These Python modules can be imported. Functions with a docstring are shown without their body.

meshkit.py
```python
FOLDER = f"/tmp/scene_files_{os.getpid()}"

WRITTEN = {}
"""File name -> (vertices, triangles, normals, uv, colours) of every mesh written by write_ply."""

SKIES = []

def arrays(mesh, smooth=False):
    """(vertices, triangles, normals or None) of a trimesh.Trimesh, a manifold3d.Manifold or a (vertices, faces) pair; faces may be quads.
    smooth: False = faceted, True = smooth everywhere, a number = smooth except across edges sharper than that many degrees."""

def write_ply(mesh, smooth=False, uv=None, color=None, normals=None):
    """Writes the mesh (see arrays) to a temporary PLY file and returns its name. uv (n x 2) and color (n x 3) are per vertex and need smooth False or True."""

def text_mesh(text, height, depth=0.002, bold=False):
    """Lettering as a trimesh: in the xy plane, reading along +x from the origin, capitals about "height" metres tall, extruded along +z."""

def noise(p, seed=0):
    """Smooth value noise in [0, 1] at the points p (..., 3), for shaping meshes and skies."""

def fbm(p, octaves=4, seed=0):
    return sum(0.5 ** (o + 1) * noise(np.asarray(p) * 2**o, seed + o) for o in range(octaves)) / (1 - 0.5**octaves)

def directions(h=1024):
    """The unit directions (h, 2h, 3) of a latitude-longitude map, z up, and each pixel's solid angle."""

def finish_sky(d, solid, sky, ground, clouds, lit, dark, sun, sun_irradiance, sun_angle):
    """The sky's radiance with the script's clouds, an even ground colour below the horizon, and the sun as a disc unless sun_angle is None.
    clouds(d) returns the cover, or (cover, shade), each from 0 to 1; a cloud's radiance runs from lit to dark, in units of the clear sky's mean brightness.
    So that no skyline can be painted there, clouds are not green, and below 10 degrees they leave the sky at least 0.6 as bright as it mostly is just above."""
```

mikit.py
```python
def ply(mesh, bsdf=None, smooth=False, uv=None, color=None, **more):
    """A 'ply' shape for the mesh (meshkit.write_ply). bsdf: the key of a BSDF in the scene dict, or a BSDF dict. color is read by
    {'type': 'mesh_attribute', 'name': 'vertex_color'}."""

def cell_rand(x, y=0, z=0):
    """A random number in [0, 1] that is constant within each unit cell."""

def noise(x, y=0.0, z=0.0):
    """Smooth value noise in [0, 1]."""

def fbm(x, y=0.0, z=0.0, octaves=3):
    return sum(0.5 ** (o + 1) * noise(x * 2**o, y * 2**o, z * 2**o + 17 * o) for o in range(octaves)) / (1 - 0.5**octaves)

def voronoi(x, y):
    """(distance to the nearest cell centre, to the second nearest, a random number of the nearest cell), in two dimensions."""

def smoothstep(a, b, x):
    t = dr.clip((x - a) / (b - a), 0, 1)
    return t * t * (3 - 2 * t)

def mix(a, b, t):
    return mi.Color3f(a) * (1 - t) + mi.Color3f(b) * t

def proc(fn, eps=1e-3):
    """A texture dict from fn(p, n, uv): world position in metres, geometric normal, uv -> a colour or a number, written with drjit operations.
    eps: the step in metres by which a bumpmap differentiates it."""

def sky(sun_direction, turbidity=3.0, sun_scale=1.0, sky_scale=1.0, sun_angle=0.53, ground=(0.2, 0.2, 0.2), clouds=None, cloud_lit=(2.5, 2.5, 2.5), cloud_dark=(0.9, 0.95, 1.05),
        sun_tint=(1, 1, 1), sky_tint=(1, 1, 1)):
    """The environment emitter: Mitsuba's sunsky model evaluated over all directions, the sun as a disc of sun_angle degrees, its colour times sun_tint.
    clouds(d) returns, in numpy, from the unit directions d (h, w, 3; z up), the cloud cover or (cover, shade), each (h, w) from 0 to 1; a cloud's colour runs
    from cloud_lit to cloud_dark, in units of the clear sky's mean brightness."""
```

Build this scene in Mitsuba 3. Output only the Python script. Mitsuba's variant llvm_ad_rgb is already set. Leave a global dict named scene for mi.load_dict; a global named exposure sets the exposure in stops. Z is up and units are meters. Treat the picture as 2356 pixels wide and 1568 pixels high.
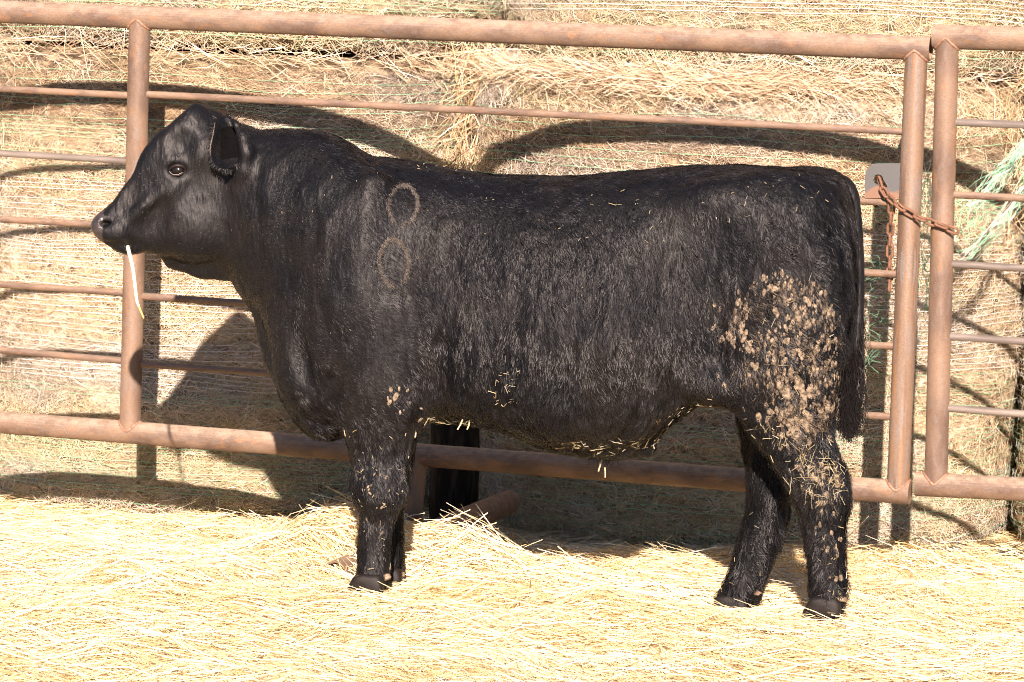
import math, numpy as np, trimesh, manifold3d as m3, mitsuba as mi, mikit, meshkit
import drjit as dr
from scipy.interpolate import PchipInterpolator
from scipy.spatial import cKDTree

T = mi.ScalarTransform4f
scene, labels = {}, {}

# ------------------------------------------------------------------ camera, sun, exposure
W, H, F = 2355.0, 1568.0, 9170.0            # the photograph's own pixel grid that the survey below was taken in
EYE = np.array([0.0, 0.0, 1.72])
PITCH, ROLL = math.atan(824.0 / F), math.radians(1.9)
r0, u0 = np.array([1.0, 0, 0]), np.array([0, math.sin(PITCH), math.cos(PITCH)])
FWD = np.array([0, math.cos(PITCH), -math.sin(PITCH)])
RGT = math.cos(ROLL) * r0 + math.sin(ROLL) * u0
UPV = -math.sin(ROLL) * r0 + math.cos(ROLL) * u0
scene['camera'] = {'type': 'perspective', 'fov': 2 * math.degrees(math.atan(W / 2 / F)), 'fov_axis': 'x', 'near_clip': 0.1, 'far_clip': 2000.0,
                   'to_world': T().look_at(origin=EYE.tolist(), target=(EYE + FWD * 10).tolist(), up=UPV.tolist())}


def ray(px, py):
    d = FWD + RGT * ((px - W / 2) / F) + UPV * ((H / 2 - py) / F)
    return d / np.linalg.norm(d)


def at_y(px, py, y):
    d = ray(px, py)
    return EYE + d * (y / d[1])


SUN = -ray(1062, 3750)                      # the shadows run away from this side of the camera, low winter sun
scene['sky'] = mikit.sky(SUN.tolist(), turbidity=3, sun_scale=1.0, sky_scale=0.28, sky_tint=(0.8, 0.95, 1.4), sun_tint=(0.98, 1.03, 1.45), ground=(0.2, 0.18, 0.15))
exposure = 3.25

rng = np.random.default_rng(7)


# ------------------------------------------------------------------ helpers
def unit(a):
    return a / np.maximum(np.linalg.norm(a, axis=-1, keepdims=True), 1e-12)


def numbered(key):
    if key not in used:
        used.add(key)
        return key
    n = 1
    while f'{key}_{n:03d}' in used:
        n += 1
    used.add(f'{key}_{n:03d}')
    return f'{key}_{n:03d}'


used = set()


def thing(name, label=None, category=None, group=None, kind=None):
    key = numbered(name)
    labels[key] = {k: v for k, v in (('label', label), ('category', category), ('group', group), ('kind', kind)) if v}
    return key


def part(parent, name, mesh, bsdf, smooth=False, label=None, kind=None, color=None):
    key = numbered(parent + '__' + name)
    scene[key] = mikit.ply(mesh, bsdf, smooth=smooth, color=color)
    d = {k: v for k, v in (('label', label), ('kind', kind)) if v}
    if d:
        labels[key] = d
    return key


def whole(key, mesh, bsdf, smooth=False, color=None):
    scene[key] = mikit.ply(mesh, bsdf, smooth=smooth, color=color)
    return key


def perp(t):
    a = np.where(np.abs(t[..., 2:3]) < 0.9, [0, 0, 1.0], [1.0, 0, 0])
    return unit(np.cross(t, a))


def spin(n, t, a):
    """n turned about the unit axis t by the angle a."""
    a = np.asarray(a)[..., None]
    return n * np.cos(a) + np.cross(t, n) * np.sin(a)


def ribbons(p, t, n, L, w, bend, roll, taper=0.75):
    """Flat bent blades: centre p, direction t, facing n turned by roll; bend (N,3) is the sag of the middle."""
    n = spin(n, t, roll)
    side = unit(np.cross(t, n)) * (w / 2)[:, None]
    a, c = p - t * (L / 2)[:, None], p + t * (L / 2)[:, None]
    b = p + bend
    v = np.stack([a - side * taper, a + side * taper, b - side, b + side, c - side * taper, c + side * taper], 1).reshape(-1, 3)
    i = (np.arange(len(p)) * 6)[:, None, None]
    f = (np.array([[0, 1, 3], [0, 3, 2], [2, 3, 5], [2, 5, 4]])[None] + i).reshape(-1, 3)
    return v, f


def stems(p, t, n, L, w, bend, sides=3):
    """Bent hollow-looking stems with a triangular section."""
    m = np.cross(t, n)
    rings = []
    for k, q in enumerate((p - t * (L / 2)[:, None], p + bend, p + t * (L / 2)[:, None])):
        for j in range(sides):
            a = 2 * math.pi * j / sides
            rings.append(q + (n * math.cos(a) + m * math.sin(a)) * (w / 2)[:, None])
    v = np.stack(rings, 1).reshape(-1, 3)
    f = []
    for k in range(2):
        for j in range(sides):
            a, b = k * sides + j, k * sides + (j + 1) % sides
            f += [[a, b, b + sides], [a, b + sides, a + sides]]
    f = (np.array(f)[None] + (np.arange(len(p)) * 3 * sides)[:, None, None]).reshape(-1, 3)
    return v, f


def hairs(p, n, t, L, w, lift, curl, roll):
    """Tapered coat hairs rooted at p on a surface with normal n, lying along t."""
    d0 = unit(t + n * lift[:, None])
    d1 = unit(t + curl - n * (lift * 0.6)[:, None])
    side = unit(np.cross(d0, spin(n, d0, roll))) * (w / 2)[:, None]
    m = p + d0 * (L * 0.5)[:, None]
    e = m + d1 * (L * 0.5)[:, None]
    v = np.stack([p - side, p + side, m - side * 0.8, m + side * 0.8, e], 1).reshape(-1, 3)
    f = (np.array([[0, 1, 3], [0, 3, 2], [2, 3, 4]])[None] + (np.arange(len(p)) * 5)[:, None, None]).reshape(-1, 3)
    return v, f


def join(parts):
    vs, fs, at = [], [], 0
    for v, f in parts:
        vs.append(np.asarray(v))
        fs.append(np.asarray(f) + at)
        at += len(v)
    return np.vstack(vs), np.vstack(fs)


def tube(path, r, sides=16, caps=True, closed=False):
    """A round tube along the points of path; r a number or one per point."""
    path = np.asarray(path, float)
    k = len(path)
    r = np.broadcast_to(np.asarray(r, float), (k,))
    t = unit(np.roll(path, -1, 0) - np.roll(path, 1, 0)) if closed else unit(np.gradient(path, axis=0))
    n = perp(t[:1])[0]
    ns = []
    for q in t:
        n = n - q * np.dot(n, q)
        n = n / np.linalg.norm(n)
        ns.append(n)
    ns = np.array(ns)
    bs = np.cross(t, ns)
    a = np.arange(sides) * 2 * math.pi / sides
    v = (path[:, None] + r[:, None, None] * (ns[:, None] * np.cos(a)[None, :, None] + bs[:, None] * np.sin(a)[None, :, None])).reshape(-1, 3)
    j = np.arange(sides)
    f = []
    for i in range(k if closed else k - 1):
        b, c = i * sides, ((i + 1) % k) * sides
        f.append(np.stack([b + j, b + (j + 1) % sides, c + (j + 1) % sides], 1))
        f.append(np.stack([b + j, c + (j + 1) % sides, c + j], 1))
    if caps and not closed:
        v = np.vstack([v, path[:1], path[-1:]])
        f.append(np.stack([np.full(sides, k * sides), (j + 1) % sides, j], 1))
        f.append(np.stack([np.full(sides, k * sides + 1), (k - 1) * sides + j, (k - 1) * sides + (j + 1) % sides], 1))
    return v, np.vstack(f)


def pipe(a, b, r, wall=0.005, open_a=False, open_b=False, dents=0.0006, step=0.03, seed=0):
    """A steel pipe from a to b with slightly uneven skin and, where asked, an open end with its wall showing."""
    a, b = np.asarray(a, float), np.asarray(b, float)
    L = np.linalg.norm(b - a)
    k = max(3, int(L / step))
    path = a + (b - a) * np.linspace(0, 1, k)[:, None]
    v, f = tube(path, r, 28, caps=False)
    ax = np.repeat(path, 28, 0)
    v = ax + (v - ax) * (1 + (meshkit.noise(v * 22, seed)[:, None] - 0.5) * 2 * dents / r)
    out = [(v, f)]
    for end, q, d in ((open_a, a, unit(b - a)), (open_b, b, unit(a - b))):
        if end:
            p2 = np.stack([q, q + d * 0.0005, q + d * 0.18])
            vi, fi = tube(p2, r - wall, 28, caps=False)
            out.append((vi, fi[:, ::-1]))
            vd, fd = tube(np.stack([q + d * 0.18, q + d * 0.181]), r - wall, 28, caps=True)
            out.append((vd, fd))
            n, m = perp(d[None])[0], np.cross(d, perp(d[None])[0])
            ang = np.arange(28) * 2 * math.pi / 28
            ring = lambda rr: q + rr * (np.cos(ang)[:, None] * n + np.sin(ang)[:, None] * m)
            j = np.arange(28)
            out.append((np.vstack([ring(r), ring(r - wall)]), np.vstack([np.stack([j, (j + 1) % 28, 28 + (j + 1) % 28], 1), np.stack([j, 28 + (j + 1) % 28, 28 + j], 1)])))
        else:
            out.append(tube(np.stack([q, q + d * 0.002]), r * 0.999, 28, caps=True))
    return join(out)


def weld(centre, axis, r, seed, size=0.0045, sag=None, ra=0.0362):
    """A knobbly weld bead round a pipe of radius r whose axis is given, following the saddle on the rail it meets (sag = the rail's direction)."""
    n = perp(axis[None])[0] if sag is None else unit(sag)
    m = np.cross(axis, n)
    k = 60
    ang = np.arange(k) * 2 * math.pi / k
    drop = ra - np.sqrt(np.maximum(ra * ra - (r * np.sin(ang)) ** 2, 0))
    jig = np.random.default_rng(seed).normal(0, 0.0012, k)
    path = centre + r * (np.cos(ang)[:, None] * n + np.sin(ang)[:, None] * m) + axis * drop[:, None]
    return tube(path, size + jig * 0.6, 7, closed=True)


# ------------------------------------------------------------------ materials
N, FB, SS, MIX = mikit.noise, mikit.fbm, mikit.smoothstep, mikit.mix


def principled(color, rough=0.6, spec=0.4, **more):
    c = color if isinstance(color, dict) else {'type': 'rgb', 'value': list(color)}
    return {'type': 'twosided', 'bsdf': {'type': 'principled', 'base_color': c, 'roughness': rough, 'specular': spec, **more}}


VC = {'type': 'mesh_attribute', 'name': 'vertex_color'}
scene['straw_blade'] = principled(VC, 0.5, 0.35)
scene['hay_blade'] = principled(VC, 0.75, 0.2)
scene['twine'] = principled(VC, 0.5, 0.3)
scene['coat_hair'] = principled(VC, 0.47, 0.33)


def rust(sx, sy, sz, pale, grey):
    def colour(p, n, uv):
        a = FB(p.x * sx, p.y * sy, p.z * sz, 4)
        b = FB(p.x * sx * 4 + 9, p.y * sy * 4, p.z * sz * 4, 3)
        c = N(p.x * 260, p.y * 260, p.z * 260)
        col = MIX((0.125, 0.083, 0.060), (0.215, 0.146, 0.099), SS(0.3, 0.68, a))
        col = MIX(col, (0.185, 0.155, 0.135), grey * SS(0.5, 0.66, b))
        col = MIX(col, (0.29, 0.155, 0.075), 0.45 * SS(0.60, 0.74, FB(p.x * sx * 2.2 + 31, p.y * sy * 2.2, p.z * sz * 2.2, 3)))
        dust = pale * SS(0.0, 0.9, n.z) * (0.45 + 0.55 * SS(0.25, 0.75, b))
        col = MIX(col, (0.40, 0.315, 0.235), dust)
        return col * (0.84 + 0.32 * c)
    return colour


def pitted(p, n, uv):
    return FB(p.x * 160, p.y * 160, p.z * 160, 3)


for key, args, rough in (('rust_rail', (12, 12, 18, 0.8, 0.3), 0.62), ('rust_post', (16, 16, 5, 0.2, 0.35), 0.6), ('worn_post', (38, 38, 2.2, 0.2, 0.95), 0.42), ('rust_rung', (14, 14, 40, 0.3, 0.3), 0.6),
                         ('grey_rung', (5, 5, 40, 0.3, 0.9), 0.5)):
    scene[key] = {'type': 'bumpmap', 'arbitrary': mikit.proc(pitted), 'scale': 0.0007, 'bsdf': principled(mikit.proc(rust(*args)), rough, 0.45)}
scene['grey_rung'] = {'type': 'bumpmap', 'arbitrary': mikit.proc(pitted), 'scale': 0.0007, 'bsdf': principled(mikit.proc(lambda p, n, uv: MIX((0.135, 0.115, 0.10), (0.225, 0.195, 0.168), SS(0.3, 0.7, FB(p.x * 9, p.y * 9, p.z * 60, 3)))), 0.5, 0.45)}
scene['plate_steel'] = principled(mikit.proc(lambda p, n, uv: MIX((0.085, 0.088, 0.088), (0.20, 0.115, 0.075), SS(0.38, 0.62, FB(p.x * 22, p.y * 22, p.z * 30) + (1.135 - p.z) * 14.0))), 0.5, 0.5)
scene['chain_rust'] = principled(mikit.proc(lambda p, n, uv: MIX((0.105, 0.052, 0.032), (0.27, 0.145, 0.088), FB(p.x * 90, p.y * 90, p.z * 90))), 0.65, 0.4)
scene['weld_bead'] = principled(mikit.proc(lambda p, n, uv: MIX((0.20, 0.105, 0.07), (0.36, 0.22, 0.15), N(p.x * 150, p.y * 150, p.z * 150))), 0.5, 0.5)


def ground_colour(p, n, uv):
    a = FB(p.x * 14, p.y * 22, p.z * 10, 4)
    b = FB(p.x * 60, p.y * 110, 3.0, 3)
    near = MIX((0.33, 0.235, 0.115), (0.65, 0.52, 0.27), SS(0.3, 0.7, 0.5 * a + 0.5 * b))
    far = MIX((0.20, 0.155, 0.105), (0.33, 0.27, 0.19), a)
    return MIX(near, far, SS(3.6, 6.0, dr.sqrt(dr.square(p.x) + dr.square(p.y - 11.5))))


scene['ground_mat'] = principled(mikit.proc(ground_colour), 0.9, 0.2)


def hay_colour(p, n, uv):
    a = FB(p.x * 24, p.y * 24, p.z * 55, 4)
    b = FB(p.x * 3.2, p.y * 3.2, p.z * 5.0, 3)
    col = MIX((0.085, 0.06, 0.038), (0.42, 0.325, 0.215), SS(0.28, 0.72, a))
    return MIX(col, MIX((0.12, 0.105, 0.05), (0.33, 0.29, 0.14), a), 0.3 * SS(0.5, 0.66, b))


scene['hay_core'] = {'type': 'bumpmap', 'arbitrary': mikit.proc(lambda p, n, uv: FB(p.x * 70, p.y * 70, p.z * 150, 3)), 'scale': 0.012, 'bsdf': principled(mikit.proc(hay_colour), 0.95, 0.1)}

# ------------------------------------------------------------------ the ground: one sheet to the horizon
MOUND = at_y(800, 1190, 12.0)


def ground_z(x, y):
    p = np.stack([x, y, np.zeros_like(x)], -1)
    near = np.exp(-((x / 4.5) ** 2 + ((y - 11) / 3.5) ** 2))
    z = (meshkit.fbm(p * 2.1, 3, 5) - 0.5) * 0.09 * near + (meshkit.fbm(p * 7.0, 3, 6) - 0.5) * 0.05 * near
    z = z + 0.16 * np.exp(-(((x - MOUND[0]) / 0.25) ** 2 + ((y - 12.05) / 0.26) ** 2))
    z = z + 0.09 * np.exp(-(((x + 0.12) / 0.16) ** 2 + ((y - 11.95) / 0.22) ** 2))
    z = z + 0.05 * np.exp(-(((x - 1.45) / 0.45) ** 2 + ((y - 12.45) / 0.25) ** 2))
    z = z - 0.045 * near - 0.085 * np.clip((y - 11.75) / 1.1, 0, 1) * np.clip((40 - y) / 20, 0, 1)
    for px, py, yy, s in FEET:                                        # trampled flat round the hooves
        q = at_y(px, py, yy)
        k = np.exp(-(((x - q[0]) / s) ** 2 + ((y - q[1]) / s) ** 2))
        z = z * (1 - k) + (q[2] - 0.046) * k
    return z


FEET = [(866, 1340, 11.27, 0.18), (905, 1328, 11.54, 0.12), (1905, 1395, 11.08, 0.19), (1695, 1387, 11.30, 0.18)]


def spread(lo, hi, step, far):
    out = np.arange(lo, hi + step / 2, step)
    g = step * 1.35 ** np.arange(1, 40)
    g = np.cumsum(g)
    g = g[g < far]
    return np.concatenate([lo - g[::-1], out, hi + g])


gx, gy = np.meshgrid(spread(-2.6, 2.6, 0.025, 600), spread(9.0, 14.0, 0.025, 600), indexing='ij')
gz = ground_z(gx, gy)
idx = np.arange(gx.size).reshape(gx.shape)
quads = np.stack([idx[:-1, :-1], idx[1:, :-1], idx[1:, 1:], idx[:-1, 1:]], -1).reshape(-1, 4)
scene['ground'] = mikit.ply((np.stack([gx, gy, gz], -1).reshape(-1, 3), quads), 'ground_mat', smooth=True)
labels['ground'] = {'label': 'dry straw-strewn ground of the pen', 'kind': 'structure'}

STRAW = np.array([[0.82, 0.72, 0.46], [0.88, 0.81, 0.59], [0.79, 0.66, 0.37], [0.69, 0.535, 0.26], [0.90, 0.85, 0.68], [0.54, 0.385, 0.18]])


def straw_cols(n, weights, r):
    c = STRAW[r.choice(len(STRAW), n, p=weights)]
    return np.clip(c * r.uniform(0.85, 1.1, (n, 1)), 0, 0.92)


def straw_mix(p, r):
    """Pale bleached straw with swathes of golden, older straw showing between."""
    g = meshkit.fbm(p * [2.6, 3.6, 0], 3, 44) + 0.10 * np.clip((10.9 - p[:, 1]) / 1.2, -0.6, 1) > r.normal(0.535, 0.06, len(p))
    a, b = straw_cols(len(p), WT, r), straw_cols(len(p), [0.10, 0.05, 0.36, 0.32, 0.04, 0.13], r)
    return np.where(g[:, None], b, a)


def lay_straw(n, x0, x1, y0, y1, r, long_=1.0, up=0.10, lift=0.03, wide=1.0, density=None):
    x, y = r.uniform(x0, x1, n), r.uniform(y0, y1, n)
    if density is not None:
        keep = r.uniform(0, 1, n) < density(x, y)
        x, y = x[keep], y[keep]
    n = len(x)
    e = 0.03
    g0 = ground_z(x, y)
    gn = unit(np.stack([-(ground_z(x + e, y) - g0) / e, -(ground_z(x, y + e) - g0) / e, np.ones(n)], -1))
    flow = (meshkit.noise(np.stack([x * 1.7, y * 1.7, x * 0], -1), 11) - 0.5) * 2.2     # swirls that the straw was shaken into
    a = flow + r.normal(0, 0.5, n)
    t = np.stack([np.cos(a), np.sin(a), r.normal(0, up, n)], -1)
    t = unit(t - gn * (np.sum(t * gn, -1) - t[:, 2])[:, None])
    L = np.clip(r.lognormal(math.log(0.10 * long_), 0.5, n), 0.025, 0.34)
    w = r.uniform(0.0022, 0.0044, n) * wide
    p = np.stack([x, y, g0 + r.uniform(0, 1, n) ** 1.5 * lift + np.abs(t[:, 2]) * L * 0.3], -1)
    b = np.cross(t, gn) * (r.normal(0, 0.07, n) * L)[:, None] + gn * (r.normal(0.0, 0.03, n) * L)[:, None]
    return p, t, gn, L, w, b


WT = [0.27, 0.22, 0.22, 0.12, 0.10, 0.07]
blades, cols = [], []
r = np.random.default_rng(21)
p, t, gn, L, w, b = lay_straw(180000, -2.7, 2.7, 9.1, 13.8, r, long_=0.66, wide=0.52)
blades.append(ribbons(p, t, gn, L, w, b, r.uniform(-1.0, 1.0, len(p))))
cols.append(np.repeat(straw_mix(p, r), 6, 0))
p, t, gn, L, w, b = lay_straw(6000, -2.7, 2.7, 9.1, 13.1, r, long_=1.15, up=0.09, lift=0.03, wide=0.75)
blades.append(stems(p, t, gn, L, w, b))
cols.append(np.repeat(straw_cols(len(p), [0.3, 0.3, 0.15, 0.05, 0.2, 0.0], r), 9, 0))
p, t, gn, L, w, b = lay_straw(60000, -2.7, 2.7, 9.1, 13.7, r, long_=0.28, up=0.2, lift=0.03, wide=0.8)     # chaff and broken ends
blades.append(ribbons(p, t, gn, L, w, b, r.uniform(-1.0, 1.0, len(p))))
cols.append(np.repeat(straw_mix(p, r), 6, 0))
# fluffier straw on the heaps round the panel foot and along the foot of the bales
heap = lambda x, y: np.maximum(np.exp(-(((x - MOUND[0] - 0.1) / 0.42) ** 2 + ((y - 11.95) / 0.30) ** 2)), 0.10 * np.exp(-((y - 12.75 + 0.25 * x) / 0.25) ** 2) + 0.45 * np.exp(-(((x - 1.5) / 0.5) ** 2 + ((y - 12.4) / 0.25) ** 2)))
p, t, gn, L, w, b = lay_straw(16000, -2.6, 2.6, 11.3, 13.2, r, long_=0.8, up=0.30, lift=0.05, wide=0.8, density=heap)
blades.append(stems(p, t, gn, L, w, b))
cols.append(np.repeat(straw_mix(p, r), 9, 0))
for px, py, yy, s_ in FEET:                                             # straw pushed up against the feet
    q = at_y(px, py, yy)
    p, t, gn, L, w, b = lay_straw(170, q[0] - 0.19, q[0] + 0.19, q[1] - 0.17, q[1] + 0.12, r, long_=0.6, up=0.15, lift=0.03, wide=0.8)
    blades.append(stems(p, t, gn, L, w, b))
    cols.append(np.repeat(straw_mix(p, r), 9, 0))
whole('straw_bedding', join(blades), 'straw_blade', color=np.vstack(cols))
labels['straw_bedding'] = {'label': 'deep pale golden straw bedding under the bull', 'kind': 'stuff'}

# ------------------------------------------------------------------ round bales standing on end, two high, behind the fence
FRONT_A, FRONT_B = at_y(420, 500, 13.31), at_y(1705, 500, 12.86)
ROW = unit((FRONT_B - FRONT_A) * [1, 1, 0])
BACK = np.array([-ROW[1], ROW[0], 0.0])
SPACING = np.linalg.norm((FRONT_B - FRONT_A)[:2])
SHIFT = -0.11
BA, BB, BP = SPACING / 2 + 0.012, 0.90, 2.25
HAY = np.array([[0.60, 0.48, 0.33], [0.73, 0.62, 0.46], [0.47, 0.345, 0.215], [0.82, 0.74, 0.59], [0.25, 0.17, 0.105], [0.55, 0.53, 0.33], [0.38, 0.43, 0.24]])


def bale_surface(phi, z, h, a, waist, seed):
    """Point offsets (along the row, to the back, up) of a bale's skin at the angle phi from its front and the height z above its foot."""
    s, c = np.sin(phi), np.cos(phi)
    q = np.clip(np.abs(z / h * 2 - 1), 0, 1)
    edge = np.clip((q - 0.86) / 0.14, 0, 1)
    inset = 0.10 * (1 - np.sqrt(np.maximum(1 - edge ** 2, 0)))
    narrow = waist * np.clip((0.75 - z) / 0.3, 0, 1) ** 1.0 if waist else 0.0
    x = np.sign(s) * np.abs(s) ** (2 / BP) * (a - inset - narrow)
    y = -np.sign(c) * np.abs(c) ** (2 / BP) * (BB - inset)
    pt = np.stack([x, y, z], -1)
    d = (meshkit.fbm(pt * [2.2, 2.2, 3.0], 3, seed) - 0.5) * 0.085 + (meshkit.fbm(pt * [9, 9, 22], 3, seed + 3) - 0.5) * 0.035
    out = unit(np.stack([x / a, y / BB, 0 * z], -1))
    return pt + out * d[..., None], out


def make_bale(cx, foot, label, group_n, h=1.55, a=BA, n_hay=0, waist=0.0, seed=0, zlo=0.0, zhi=1.5, back=0.0, net=True, brown=None, green=((0.0, 0.42), (1.12, 1.5))):
    """cx: place along the row; back: how far behind the front row."""
    key = thing('hay_bale', label, 'hay bale', 'round bales stacked behind the fence')
    o = FRONT_A * [1, 1, 0] + ROW * (cx + SHIFT) + BACK * (BB + back) + np.array([0, 0, foot - 0.10])
    put = lambda q: o + q[..., :1] * ROW + q[..., 1:2] * BACK + q[..., 2:3] * np.array([0, 0, 1.0])
    ph, zz = np.meshgrid(np.linspace(-math.pi, math.pi, 181)[:-1], np.linspace(0, h, 70), indexing='ij')
    q, _ = bale_surface(ph, zz, h, a, waist, seed)
    v = put(q).reshape(-1, 3)
    i = np.arange(ph.size).reshape(ph.shape)
    j = np.roll(i, -1, 0)
    f = np.stack([i[:, :-1], j[:, :-1], j[:, 1:], i[:, 1:]], -1).reshape(-1, 4)
    f = np.vstack([f[:, [0, 1, 2]], f[:, [0, 2, 3]]])
    v = np.vstack([v, put(np.array([[0, 0, 0.0], [0, 0, h]]))])
    f = np.vstack([f, np.stack([j[:, 0], i[:, 0], np.full(180, len(v) - 2)], 1), np.stack([i[:, -1], j[:, -1], np.full(180, len(v) - 1)], 1)])
    part(key, 'core', (v, f), 'hay_core', smooth=True)
    r = np.random.default_rng(100 + seed)
    if n_hay:
        ph, z = np.arcsin(np.clip(r.uniform(-1, 1, n_hay), -1, 1)) * 1.0, r.uniform(zlo, zhi, n_hay)
        ph = np.where(r.uniform(0, 1, n_hay) < 0.35, r.uniform(-1.7, 1.7, n_hay), ph)
        q, out = bale_surface(ph, z, h, a, waist, seed)
        up = np.broadcast_to([0, 0, 1.0], q.shape)
        tang = np.cross(up, out)
        ang = np.where(r.uniform(0, 1, n_hay) < 0.5, r.normal(0, 0.55, n_hay), r.uniform(-1.57, 1.57, n_hay))
        t = tang * np.cos(ang)[:, None] + up * np.sin(ang)[:, None] + out * r.normal(0, 0.10, n_hay)[:, None]
        L = np.clip(r.lognormal(math.log(0.040), 0.55, n_hay), 0.015, 0.24)
        w = r.uniform(0.0009, 0.0023, n_hay)
        p = q + out * (r.uniform(0.0, 1.0, n_hay) ** 2 * 0.016)[:, None]
        bend = (tang * r.normal(0, 0.12, n_hay)[:, None] + up * r.normal(0, 0.12, n_hay)[:, None]) * L[:, None]
        wts = np.array([0.24, 0.23, 0.20, 0.13, 0.10, 0.06, 0.04])
        which = r.choice(7, n_hay, p=wts)
        zone = np.clip(1 - z / 0.5, 0, 1) * 0.45 + 0.12                 # the grass is greener near the foot
        which = np.where((r.uniform(0, 1, n_hay) < zone * meshkit.noise(q * 5, 4) * 1.4), r.integers(5, 7, n_hay), which)
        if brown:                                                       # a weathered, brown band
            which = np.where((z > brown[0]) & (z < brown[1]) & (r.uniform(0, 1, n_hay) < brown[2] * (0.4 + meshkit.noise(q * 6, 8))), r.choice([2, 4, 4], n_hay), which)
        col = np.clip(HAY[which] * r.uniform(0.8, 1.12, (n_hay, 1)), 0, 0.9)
        patch = meshkit.fbm(q * [2.4, 2.4, 4.2], 3, 52 + seed)[:, None]        # weathered and bleached areas
        grey = col.mean(1, keepdims=True) * np.array([1.06, 1.0, 0.90])
        col = np.clip((col + (grey - col) * np.clip((patch - 0.45) * 3, 0, 0.7)) * (0.72 + 0.55 * meshkit.fbm(q * [3.1, 3.1, 6.0], 3, 77 + seed)[:, None]), 0, 0.9)
        rot = lambda d: d[:, :1] * ROW + d[:, 1:2] * BACK + d[:, 2:3] * np.array([0, 0, 1.0])
        m = ribbons(put(p), unit(rot(t)), unit(rot(out)), L, w, rot(bend), r.uniform(-1.1, 1.1, n_hay))
        part(key, 'hay_stem', m, 'hay_blade', kind='stuff', color=np.repeat(col, 6, 0))
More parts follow.
